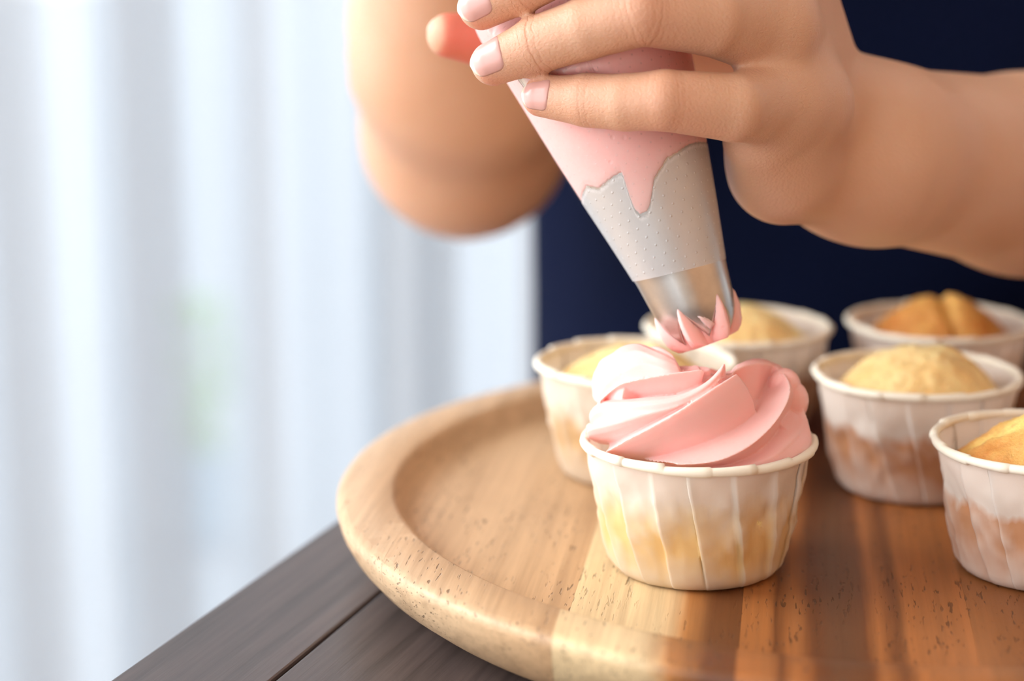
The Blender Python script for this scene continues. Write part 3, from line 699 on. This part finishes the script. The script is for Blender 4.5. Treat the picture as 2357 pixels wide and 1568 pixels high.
# nozzle: open cone with six curved teeth
def noz_r(t): return np.interp(t, [-20.4, -18.6, -16.4, -14, -11, -7, 0, 34], [7.2, 8.5, 9.6, 10.5, 11.3, 11.9, 12.85, 19.9])
NS = 6; SLOT0 = R(-29)
def tooth(a):     # 0 at a slot, 1 at the middle of a tooth
    q = ((a - SLOT0) / (2 * math.pi / NS)) % 1.0; return 1 - abs(2 * q - 1)
nth = 144; rows_in, rows_out = [], []
for j in range(26):
    q = j / 25.0; ro, ri = [], []
    for i in range(nth):
        a = SLOT0 + 2 * math.pi * i / nth; tb = -10.2 - 9.6 * tooth(a) ** 0.75
        t = 34 + (tb - 34) * q ** 0.8; r = noz_r(t)
        ro.append(bagp(t, a, r)); ri.append(bagp(t, a, r - 0.35))
    rows_out.append(ro); rows_in.append(ri)
v = np.array(rows_out + rows_in[::-1]).reshape(-1, 3); f = grid_faces(nth, 52)
for i in range(nth): f.append((51 * nth + i, 51 * nth + (i + 1) % nth, (i + 1) % nth, i))
noz = fixn(mesh_obj('nozzle', v, f, STEEL, bag)); noz['label'] = 'steel star nozzle tip'
nth = 480; rows = []
for j in range(40):
    q = j / 39.0; ro = []
    for i in range(nth):
        a = 2 * math.pi * i / nth - math.pi; tb = cream_low(a); t = tb + (91 - tb) * q
        ro.append(bagp(t, a + R(SHEAR) * (min(t, 40) - 18), bag_r(t) - 0.22 - (0.5 if j == 0 else 0)))
    rows.append(ro)
inn = []
for j in range(30):
    t = 91 - (91 - 36) * j / 29.0
    inn.append([bagp(t - (3 if j == 29 else 0), 2 * math.pi * i / nth - math.pi, bag_r(t) - 3.0) for i in range(nth)])
tail = []
for i in range(nth):
    a = 2 * math.pi * i / nth - math.pi; tb = cream_low(a); tail.append(bagp(tb + 0.6, a + R(SHEAR) * (tb + 0.6 - 18), min(bag_r(tb) - 0.75, 99)))
v = np.array(rows + inn + [tail]).reshape(-1, 3); nr = len(rows) + len(inn) + 1; f = grid_faces(nth, nr)
for i in range(nth): f.append(((nr - 1) * nth + i, (nr - 1) * nth + (i + 1) % nth, (i + 1) % nth, i))
cf = fixn(mesh_obj('cream_filling', v, f, CREAM, bag)); cf['label'] = 'pink cream inside the bag'
# cream squeezed out between the teeth, with torn edges
nth = 216; rows = []
lv_t = [q - 3.7 for q in (5.0, -3.0, -5.5, -7.2, -9, -11, -13, -15, -16.6, -17.4, -17.8)]
for j, t in enumerate(lv_t):
    ro = []
    for i in range(nth):
        a = SLOT0 + 2 * math.pi * i / nth; s = 1 - tooth(a); g = s ** 1.5
        prot = np.interp(t, [-21.7, -20.2, -16.7, -13.2, -9.7, -8.9], [2.9, 3.2, 2.4, 1.6, 0.5, -0.3])
        w_ = np.interp(t, [-21.7, -17.7, -12.7, -9.7], [0.3, 0.42, 0.68, 0.86])       # the slot narrows upwards
        k = max(0, (s - w_) / (1 - w_)); k = k ** 0.6
        base = noz_r(max(t, -19.7)) - 0.9
        if t < -19.7: base = 6.9 - 0.9 * (-19.7 - t)
        r = base + (prot + 0.7) * k + 0.35 * noise.noise(Vector((math.sin(a) * 4, math.cos(a) * 4, t * 0.5))) * min(1, max(0, -t - 10) / 5)
        tt = t + 0.9 * noise.noise(Vector((math.sin(a) * 3.3, math.cos(a) * 3.3, 9))) * min(1, max(0, -t - 16) / 5)
        ro.append(bagp(tt, a, max(r, 0.5)))
    rows.append(ro)
for r_, tt in ((4.8, -21.9), (3, -22.0), (0.8, -22.0)): rows.append([bagp(tt, SLOT0 + 2 * math.pi * i / nth, r_) for i in range(nth)])
v = np.array(rows).reshape(-1, 3); f = grid_faces(nth, len(rows)); f.append(tuple(range(nth - 1, -1, -1))); f.append(tuple((len(rows) - 1) * nth + i for i in range(nth)))
ce = fixn(mesh_obj('squeezed_cream', v, f, CREAM, bag)); ce['label'] = 'pink cream bulging between the nozzle teeth'

# a torn scrap of cream left on one tooth
nf_, mf = 13, 9; top_, bot_ = [], []
for j in range(mf):
    for i in range(nf_):
        u, vq = i / (nf_ - 1), j / (mf - 1); wv = 0.55 + 0.45 * math.sin(math.pi * vq) + 0.25 * noise.noise(Vector((vq * 6, 1.5, 0)))
        a = R(-7 + 20 * u * wv + 6 * vq); t = -13.2 - 0.9 * u * 2 - 3.4 * vq + 0.6 * noise.noise(Vector((u * 5, vq * 5, 2)))
        h_ = 0.65 * (math.sin(math.pi * u) * math.sin(math.pi * vq)) ** 0.35
        top_.append(bagp(t, a, noz_r(t) + 0.05 + h_)); bot_.append(bagp(t, a, noz_r(t) - 0.1))
ff = grid_faces(nf_, mf, False); N_ = nf_ * mf; bd0 = list(range(nf_)) + [j * nf_ + nf_ - 1 for j in range(1, mf)] + [(mf - 1) * nf_ + i for i in range(nf_ - 2, -1, -1)] + [j * nf_ for j in range(mf - 2, 0, -1)]
ff2 = [tuple(N_ + k for k in q[::-1]) for q in ff] + [(bd0[i], bd0[(i + 1) % len(bd0)], N_ + bd0[(i + 1) % len(bd0)], N_ + bd0[i]) for i in range(len(bd0))]
sc_ = fixn(mesh_obj('cream_scrap', np.array(top_ + bot_), ff + ff2, CREAM, bag)); sc_['label'] = 'small pale scrap of cream on a tooth'

# ================================================================= THE PERSON
def smin(a, b, k):
    h = np.clip(0.5 + 0.5 * (b - a) / k, 0, 1); return b + (a - b) * h - k * h * (1 - h)
def axes():
    def seg(a, b, s): n = max(1, int(round((b - a) / s))); return np.linspace(a, b, n, endpoint=False)
    x = np.r_[seg(-60, -30, 3), seg(-30, 106, 0.85), seg(106, 190, 2.0), seg(190, 430, 7), 430]
    y = np.r_[seg(430, 488, 4), seg(488, 590, 0.85), seg(590, 620, 1.4), seg(620, 740, 3.2), seg(740, 1040, 8), 1040]
    z = np.r_[seg(-830, -60, 20), seg(-60, 84, 4), seg(84, 208, 0.85), seg(208, 320, 3.0), seg(320, 720, 8), 720]
    return x, y, z
GX, GY, GZ = axes()
TOT = np.full((len(GX), len(GY), len(GZ)), 60.0, np.float32)
class Field:
    """a group of tapered capsules / ellipsoids blended together, evaluated only near themselves"""
    def __init__(s, k): s.k = k; s.pr = []
    def cap(s, a, b, ra, rb): s.pr.append(('c', np.asarray(a, float), np.asarray(b, float), ra, rb)); return s
    def chain(s, pts, rs):
        for a, b, ra, rb in zip(pts[:-1], pts[1:], rs[:-1], rs[1:]): s.cap(a, b, ra, rb)
        return s
    def ell(s, c, rad, ax=None): s.pr.append(('e', np.asarray(c, float), np.asarray(rad, float), np.eye(3) if ax is None else np.asarray(ax))); return s
    def box(s):
        lo, hi = [], []
        for p in s.pr:
            if p[0] == 'c': lo += [p[1] - p[3], p[2] - p[4]]; hi += [p[1] + p[3], p[2] + p[4]]
            else: m = p[2].max(); lo.append(p[1] - m); hi.append(p[1] + m)
        return np.min(lo, 0) - 22, np.max(hi, 0) + 22
    def ev(s, X, Y, Z):
        out = None
        for p in s.pr:
            if p[0] == 'c':
                a, b, ra, rb = p[1:]; ba = b - a; l2 = ba @ ba
                px, py, pz = X - a[0], Y - a[1], Z - a[2]
                h = np.clip((px * ba[0] + py * ba[1] + pz * ba[2]) / l2, 0, 1)
                d = np.sqrt((px - h * ba[0]) ** 2 + (py - h * ba[1]) ** 2 + (pz - h * ba[2]) ** 2) - (ra + (rb - ra) * h)
            else:
                c, r, ax = p[1:]; q = [X - c[0], Y - c[1], Z - c[2]]
                u = [sum(ax[i][j] * q[j] for j in range(3)) / r[i] for i in range(3)]
                n = np.sqrt(u[0] ** 2 + u[1] ** 2 + u[2] ** 2); n2_ = np.sqrt((u[0] / r[0]) ** 2 + (u[1] / r[1]) ** 2 + (u[2] / r[2]) ** 2) + 1e-9
                d = n * (n - 1) / n2_
            out = d if out is None else smin(out, d, s.k)
        return out
FIELDS = []
def stamp(fld, k):
    lo, hi = fld.box(); sl = []
    for g, a, b in zip((GX, GY, GZ), lo, hi): sl.append(slice(max(0, np.searchsorted(g, a) - 1), min(len(g), np.searchsorted(g, b) + 1)))
    X, Y, Z = np.meshgrid(GX[sl[0]], GY[sl[1]], GZ[sl[2]], indexing='ij', sparse=True)
    d = fld.ev(X.astype(np.float32), Y.astype(np.float32), Z.astype(np.float32)).astype(np.float32)
    TOT[sl[0], sl[1], sl[2]] = smin(TOT[sl[0], sl[1], sl[2]], d, k); FIELDS.append((fld, k))

# torso, legs, head (mostly outside the picture, behind the table)
TC = np.array([168.0, 868.0, 0.0])
def bd(n, k, z): return TC + TN * n + TE * k + np.array([0, 0, z])
bodyax = [TN, TE, np.array([0, 0, 1.0])]
body = Field(40)
body.ell(bd(0, 0, 20), (140, 92, 150), bodyax).ell(bd(0, 0, 210), (145, 92, 180), bodyax).ell(bd(0, 2, -60), (150, 98, 120), bodyax)
body.cap(bd(-120, 10, 318), bd(120, 10, 318), 46, 46)
body.cap(bd(0, 10, 340), bd(0, -2, 420), 50, 46)
body.ell(bd(0, -12, 520), (72, 90, 108), bodyax).cap(bd(0, -96, 500), bd(0, -101, 512), 10, 9)
body.ell(bd(-74, -4, 512), (10, 20, 32), bodyax).ell(bd(74, -4, 512), (10, 20, 32), bodyax)
for s_ in (-1, 1):
    body.chain([bd(75 * s_, 0, -90), bd(70 * s_, 4, -420), bd(68 * s_, 10, -780)], [72, 52, 36]); body.cap(bd(68 * s_, 6, -796), bd(74 * s_, -110, -800), 28, 22)
stamp(body, 1)
# right arm (left in the picture): elbow low, forearm coming up to the top of the bag
EL = P(1066, 300, 790); HR = bagp(158, 0, 0) + np.array([-2, 38, 10]); SHR = bd(-132, 10, 318)
ra = Field(14); ra.chain([SHR, EL + (SHR - EL) * 0.5 + np.array([1, 0, 0]), EL + np.array([3, 8, 2])], [46, 39, 37])
ra.chain([EL, EL + (HR - EL) * 0.26, EL + (HR - EL) * 0.9, HR], [38, 42, 25, 22]); ra.cap(EL + np.array([0, 0, -3]), EL + np.array([1, 6, -6]), 36, 36)
stamp(ra, 14)
rh = Field(5); 
hb = bagp(158, 0, 0)
for i, zz_ in enumerate((-14, 2, 18, 33)):
    c = hb + AX * zz_; R1 = 15
    pts = [c + BX * (R1 * math.sin(q) + 0) + BY * (R1 * math.cos(q)) for q in (R(-190), R(-130), R(-70), R(-15), R(25))]
    pts = [HR + AX * zz_ * 0.8 - BX * 8] + pts
    rf = Field(4); rf.chain(pts, [11, 9.5, 8.5, 8.2, 7.6, 6.8]); stamp(rf, 5)
rt_ = Field(4); rt_.chain([HR - AX * 10 + BX * 14, hb + AX * 6 + BX * 20, hb + AX * 18 + BX * 14 + BY * 12], [12, 9.5, 7.5]); stamp(rt_, 6)

# left arm (right in the picture): wrist, forearm running back to the elbow outside the frame
WR = P(2010, 352, 592); E1 = P(2357, 402, 642); dr = (E1 - WR) / np.linalg.norm(E1 - WR); ELL = WR + dr * 232
SHL = bd(132, 10, 318)
la = Field(10); la.chain([WR, E1, WR + dr * 150, ELL], [25.5, 30.8, 36, 34]); la.chain([ELL, (ELL + SHL) / 2, SHL], [36, 41, 46]); stamp(la, 12)
# the left hand: fingers wrap the near side of the bag, thumb behind it
fing = dict(
    pinky=dict(p=[(1247, 224, 533), (1352, 231, 527.5), (1440, 236, 522.5), (1530, 231, 519), (1690, 248, 524), (1795, 238, 542)], r=[5.3, 7.1, 7.5, 8.0, 9.0, 12.0]),
    ring=dict(p=[(1136, 146, 533), (1232, 104, 528), (1350, 66, 522), (1480, 28, 517), (1640, 40, 524), (1775, 66, 540)], r=[6.0, 7.3, 8.15, 8.7, 10.2, 12.8]),
    middle=dict(p=[(1108, 16, 534), (1195, -34, 529), (1300, -90, 522), (1410, -145, 518), (1600, -130, 526), (1765, -95, 543)], r=[6.2, 7.6, 8.1, 9.0, 10.0, 13.5]),
    index=dict(p=[(1150, -150, 526), (1230, -205, 518), (1330, -250, 512), (1430, -285, 509), (1600, -280, 520), (1750, -245, 549)], r=[6.2, 7.6, 8.1, 9.0, 10.0, 13.0]),
    thumb=dict(p=[(1034, 82, 583), (1120, 92, 588), (1290, 80, 596), (1440, 90, 599), (1610, 120, 602), (1880, 230, 606)], r=[6.6, 8.4, 9.4, 9.2, 11.0, 15.0]))
palm = Field(9)
for nm in ('pinky', 'ring', 'middle', 'index'):
    q = fing[nm]['p'][-1]; e_ = fing[nm]['r'][-1]
    palm.cap(P(*q), P(1885, 330, 594) + (P(*q) - P(*fing['ring']['p'][-1])) * 0.30, e_ * 1.0, 14.5)
palm.cap(P(1812, 388, 566), P(1985, 400, 588), 15.0, 18).cap(P(1800, 330, 560), P(1860, 240, 550), 12, 12).cap(P(1980, 352, 586), WR, 23, 25)
palm.cap(P(1880, 230, 604), WR, 14, 18); palm.cap(P(1752, 322, 548), P(1792, 392, 562), 10, 12)
stamp(palm, 9)
for nm, k in (('index', 1.0), ('middle', 1.0), ('ring', 1.0), ('pinky', 1.4), ('thumb', 3.0)):
    d = fing[nm]; fl = Field(0.7); fl.chain([P(*q) for q in d['p']], d['r']); d['w'] = [P(*q) for q in d['p']]; stamp(fl, k + 2.2)
# surface of the field (naive surface nets on the uneven grid)
def surface_nets(D, gx, gy, gz):
    ins = D < 0; nx, ny, nz = D.shape
    cnt = np.zeros((nx - 1, ny - 1, nz - 1), np.uint8)
    for i in (0, 1):
        for j in (0, 1):
            for k in (0, 1): cnt += ins[i:nx - 1 + i, j:ny - 1 + j, k:nz - 1 + k]
    act = np.argwhere((cnt > 0) & (cnt < 8)); idx = np.full(cnt.shape, -1, np.int32); idx[tuple(act.T)] = np.arange(len(act))
    I, J, K = act.T; acc = np.zeros((len(act), 3)); num = np.zeros(len(act))
    cor = [(i, j, k) for i in (0, 1) for j in (0, 1) for k in (0, 1)]
    for a in cor:
        for ax in range(3):
            if a[ax]: continue
            b = list(a); b[ax] = 1
            va = D[I + a[0], J + a[1], K + a[2]]; vb = D[I + b[0], J + b[1], K + b[2]]; x = (va < 0) != (vb < 0)
            t = np.where(x, va / np.where(x, va - vb, 1), 0)
            pa = np.stack([gx[I + a[0]], gy[J + a[1]], gz[K + a[2]]], 1); pb_ = np.stack([gx[I + b[0]], gy[J + b[1]], gz[K + b[2]]], 1)
            acc += np.where(x[:, None], pa + (pb_ - pa) * t[:, None], 0); num += x
    v = acc / num[:, None]; fs = []
    for ax in range(3):
        s0 = [slice(None)] * 3; s1 = [slice(None)] * 3; s0[ax] = slice(0, -1); s1[ax] = slice(1, None)
        ch = ins[tuple(s0)] != ins[tuple(s1)]; o1, o2 = (ax + 1) % 3, (ax + 2) % 3
        e = np.argwhere(ch); e = e[(e[:, o1] > 0) & (e[:, o2] > 0) & (e[:, o1] < D.shape[o1] - 1) & (e[:, o2] < D.shape[o2] - 1)]
        def at(d1, d2): q = e.copy(); q[:, o1] -= d1; q[:, o2] -= d2; return idx[q[:, 0], q[:, 1], q[:, 2]]
        q = np.stack([at(1, 1), at(0, 1), at(0, 0), at(1, 0)], 1); fl = ins[tuple(e.T)]
        q[~fl] = q[~fl][:, ::-1]; fs.append(q)
    return v, np.concatenate(fs)
bv, bf = surface_nets(TOT, GX, GY, GZ)
# light Laplacian smoothing takes out the grid's steps
ed = np.concatenate([bf[:, [0, 1]], bf[:, [1, 2]], bf[:, [2, 3]], bf[:, [3, 0]]]); ed = np.concatenate([ed, ed[:, ::-1]]); dgv = np.bincount(ed[:, 0], minlength=len(bv)).astype(float)
def lap(v):
    s = np.stack([np.bincount(ed[:, 0], v[ed[:, 1], k], minlength=len(v)) for k in range(3)], 1) / dgv[:, None]; return s - v
for _ in range(4): bv = bv + 0.5 * lap(bv); bv = bv - 0.5 * lap(bv)
person = thing('person', 'person in a navy apron behind the table, piping with both hands', 'person', (TC[0], TC[1], -818.0))
bo = mesh_obj('body', bv, bf, SKIN, person)
# attributes: blush at tips and knuckles, backlit red painted into the thumb, wrinkle coordinate along each finger
bl = np.zeros(len(bv)); wrk = np.zeros(len(bv)); wmk = np.zeros(len(bv))
near = (bv[:, 2] > 80) & (bv[:, 2] < 230) & (bv[:, 1] < 640)
for nm, d in fing.items():
    W = np.array(d['w']); arc_ = np.r_[0, np.cumsum(np.linalg.norm(np.diff(W, axis=0), axis=1))]
    best = np.full(len(bv), 1e9); sco = np.zeros(len(bv)); q = bv[near]; bb = np.full(len(q), 1e9); ss_ = np.zeros(len(q))
    for i in range(len(W) - 1):
        ba = W[i + 1] - W[i]; h = np.clip(((q - W[i]) @ ba) / (ba @ ba), -0.3 if i == 0 else 0, 1); dd = np.linalg.norm(q - W[i] - h[:, None] * ba, axis=1) - (d['r'][i] + (d['r'][i + 1] - d['r'][i]) * np.clip(h, 0, 1))
        m = dd < bb; bb[m] = dd[m]; ss_[m] = arc_[i] + h[m] * np.linalg.norm(ba)
    onf = np.clip(1.6 - np.abs(bb), 0, 1); ids = np.where(near)[0]
    dip, pip = arc_[1] + 1.0, arc_[3]
    if nm == 'thumb': dip, pip = arc_[2], 1e5
    msk = (np.exp(-((ss_ - dip) / 2.6) ** 2) * 0.9 + np.exp(-((ss_ - pip) / 4.2) ** 2) * 0.55) * (0.4 if nm == 'pinky' else 1.0)
    up_ = onf > 0.2; sel = ids[up_]
    wrk[sel] = ss_[up_] * 3.4; wmk[sel] = np.maximum(wmk[sel], (msk * onf)[up_])
    tip = np.exp(-np.maximum(0, ss_ + 2) / 5.0) * (1.25 if nm == 'thumb' else 0.5); kn = np.exp(-((ss_ - dip) / 6) ** 2) * 0.08 + np.exp(-((ss_ - pip) / 10) ** 2) * 0.13
    if nm == 'thumb': tip = np.clip(1.4 - ss_ / 40, 0, 1.2)  # window light glowing through the thumb, painted as red skin
    bl[sel] = np.maximum(bl[sel], ((tip + kn) * onf)[up_])
for nm_, ar in (('blush_backlight', bl), ('wrinkle', wrk), ('wrinkle_mask', wmk)):
    at = bo.data.attributes.new(nm_, 'FLOAT', 'POINT'); at.data.foreach_set('value', ar.astype(np.float32))
# the soft bag gives way under the fingers that squeeze it
def squeeze(ob, gap):
    n_ = len(ob.data.vertices); q = np.empty(n_ * 3); ob.data.vertices.foreach_get('co', q); q = q.reshape(-1, 3); off = np.array(ob.parent.location)
    w_ = (q + off); w_[:, 2] -= ZT; w_ *= 1000
    T = (w_ - b0) @ AX; ctr = b0 + AX * T[:, None]; rad = w_ - ctr
    def fld(p):
        v = None
        for fl, k in FIELDS[1:]: d = fl.ev(p[:, 0], p[:, 1], p[:, 2]); v = d if v is None else np.minimum(v, d)
        return v
    gap = np.where(T > 74, gap + 1.6, gap); ids = np.where((T > 25) & (fld(w_) < gap))[0]; gap = gap[ids]
    lo = np.zeros(len(ids)); hi = np.ones(len(ids))
    for _ in range(16):
        m_ = (lo + hi) / 2; g = fld(ctr[ids] + rad[ids] * m_[:, None]) >= gap; lo = np.where(g, m_, lo); hi = np.where(g, hi, m_)
    w_[ids] = ctr[ids] + rad[ids] * np.maximum(lo, 0.05)[:, None]
    w_ *= 0.001; w_[:, 2] += ZT; ob.data.vertices.foreach_set('co', (w_ - off).ravel()); ob.data.update()
squeeze(film, 0.8); squeeze(cf, 1.15)
# fingernails, laid on the fingertips' own surface
def field_at(p):
    v = None
    for fl, k in FIELDS[-5:]:
        d = fl.ev(p[:, 0], p[:, 1], p[:, 2]); v = d if v is None else np.minimum(v, d)
    return v
def nail(nm, facing, back, fwd, half, ln=1.0):
    d = fing[nm]; tip, dp = d['w'][0], d['w'][1]; a = tip - dp; a /= np.linalg.norm(a)
    dor = np.asarray(facing, float); dor = dor - a * (dor @ a); dor /= np.linalg.norm(dor); sd = np.cross(a, dor)
    nu_, nv_ = 21, 23; org, dirs, fe = [], [], []
    for j in range(nv_):
        vv = j / (nv_ - 1); al_ = -back + (back + fwd) * vv
        wdt = half * (math.sqrt(max(0.0, 1 - ((0.26 - vv) / 0.262) ** 2)) * 0.55 + 0.45 if vv < 0.26 else 1.0) * (1.0 if vv < 0.62 else math.sqrt(max(0.02, 1 - ((vv - 0.62) / 0.385) ** 2)))
        for i in range(nu_):
            u = 2 * i / (nu_ - 1) - 1; ang = u * wdt
            org.append(tip + a * min(al_, d['r'][0] * 0.35)); w_ = dor * math.cos(ang) + sd * math.sin(ang)
            ex = max(0, al_ - d['r'][0] * 0.35) / d['r'][0]
            w_ = w_ + a * ex * 1.15; dirs.append(w_ / np.linalg.norm(w_))
            edge = 1 - vv - 0.10 * u * u; fe.append(np.clip((0.20 - edge) / 0.05, 0, 1))
    org = np.array(org); dirs = np.array(dirs); lo = np.zeros(len(org)); hi = np.full(len(org), 14.0)
    for _ in range(26):
        md_ = (lo + hi) / 2; g = field_at(org + dirs * md_[:, None]); lo = np.where(g < 0, md_, lo); hi = np.where(g < 0, hi, md_)
    U = np.tile(np.abs(np.linspace(-1, 1, nu_)), nv_); V = np.repeat(np.linspace(0, 1, nv_), nu_)
    off = 0.30 - 0.30 * U ** 4 - 0.30 * (1 - np.clip(V / 0.12, 0, 1)) ** 2 + 0.25 * np.clip((V - 0.8) / 0.2, 0, 1)
    topv = org + dirs * (lo + off)[:, None]; botv = org + dirs * (lo + off - 0.5)[:, None]
    n = len(topv); f = grid_faces(nu_, nv_, False); f2 = [tuple(n + k for k in q[::-1]) for q in f]
    bd_ = list(range(nu_)) + [j * nu_ + nu_ - 1 for j in range(1, nv_)] + [(nv_ - 1) * nu_ + i for i in range(nu_ - 2, -1, -1)] + [j * nu_ for j in range(nv_ - 2, 0, -1)]
    side = [(bd_[i], bd_[(i + 1) % len(bd_)], n + bd_[(i + 1) % len(bd_)], n + bd_[i]) for i in range(len(bd_))]
    o = fixn(mesh_obj('fingernail', np.concatenate([topv, botv]), f + f2 + side, NAIL, person))
    at = o.data.attributes.new('free_edge', 'FLOAT', 'POINT'); at.data.foreach_set('value', np.array(fe + fe, np.float32))
nail('pinky', (-0.15, -1, 0.35), 4.4, 5.2, 0.92)
nail('ring', (-0.55, -0.9, 0.45), 5.6, 6.0, 0.92)
nail('middle', (-0.40, -0.9, 0.40), 5.8, 6.2, 0.92)
nail('index', (-0.40, -0.9, 0.45), 4.4, 5.8, 0.86)
nail('thumb', (-0.6, 0.8, 0.3), 5.0, 6.0, 0.9)
# clothing: shirt, and the navy apron hanging over it
def revolve_sheet(rows, n, a0, a1, thick, name, mat, fold):
    """a sheet wrapped round the torso; rows = (z, semi width, semi depth)"""
    vo, vi = [], []; rows = np.array(rows)
    for z in np.linspace(rows[0, 0], rows[-1, 0], 60):
        sw = np.interp(z, rows[:, 0], rows[:, 1]); sd_ = np.interp(z, rows[:, 0], rows[:, 2])
        for i in range(n):
            a = a0 + (a1 - a0) * i / (n - 1); fo = fold(a, z)
            for lst, q in ((vo, 0), (vi, -thick)): lst.append(bd((sw + fo + q) * math.sin(a), -(sd_ + fo + q) * math.cos(a), z))
    m = 60; f = grid_faces(n, m, False); N = n * m; f2 = [tuple(N + k for k in q[::-1]) for q in f]
    bd_ = list(range(n)) + [j * n + n - 1 for j in range(1, m)] + [(m - 1) * n + i for i in range(n - 2, -1, -1)] + [j * n for j in range(m - 2, 0, -1)]
    side = [(bd_[i], bd_[(i + 1) % len(bd_)], N + bd_[(i + 1) % len(bd_)], N + bd_[i]) for i in range(len(bd_))]
    return fixn(mesh_obj(name, np.array(vo + vi), f + f2 + side, mat, person))
sh = revolve_sheet([(-130, 158, 106), (0, 150, 102), (200, 152, 102), (300, 150, 84), (352, 92, 66)], 90, -math.pi, math.pi, 3, 'shirt', SHIRT, lambda a, z: 1.5 * math.sin(5 * a + z * 0.03))
ap = revolve_sheet([(-420, 168, 118), (-120, 164, 113), (0, 158, 109), (120, 156, 108), (230, 154, 107), (290, 152, 96)], 100, R(-118), R(118), 2.5, 'apron', NAVY,
                   lambda a, z: 2.5 + 3.0 * math.sin(3.2 * a + 0.5) * math.exp(-((z - 40) / 140) ** 2) + 2.0 * math.sin(7 * a - z * 0.02))
ap['label'] = 'navy apron over a dark shirt'
tr_ = revolve_sheet([(-800, 130, 90), (-420, 150, 100), (-100, 158, 106)], 60, -math.pi, math.pi, 3, 'skirt', SHIRT, lambda a, z: 2 * math.sin(9 * a))
hv = []
nh = 40
for j in range(20):
    ph = math.pi * j / 19
    for i in range(nh):
        a = 2 * math.pi * i / nh; k_ = -math.cos(a); front = max(0, k_) if ph > 1.0 else 0
        hv.append(bd(80 * math.sin(ph) * math.sin(a), -6 + 96 * math.sin(ph) * (-k_) * (1 if k_ < 0 or ph < 1.0 else 0.25), 530 + 104 * math.cos(ph)))
hair = fixn(mesh_obj('hair', hv, grid_faces(nh, 20), m_plain('dark_hair', lin(28, 22, 20), 0.4), person))
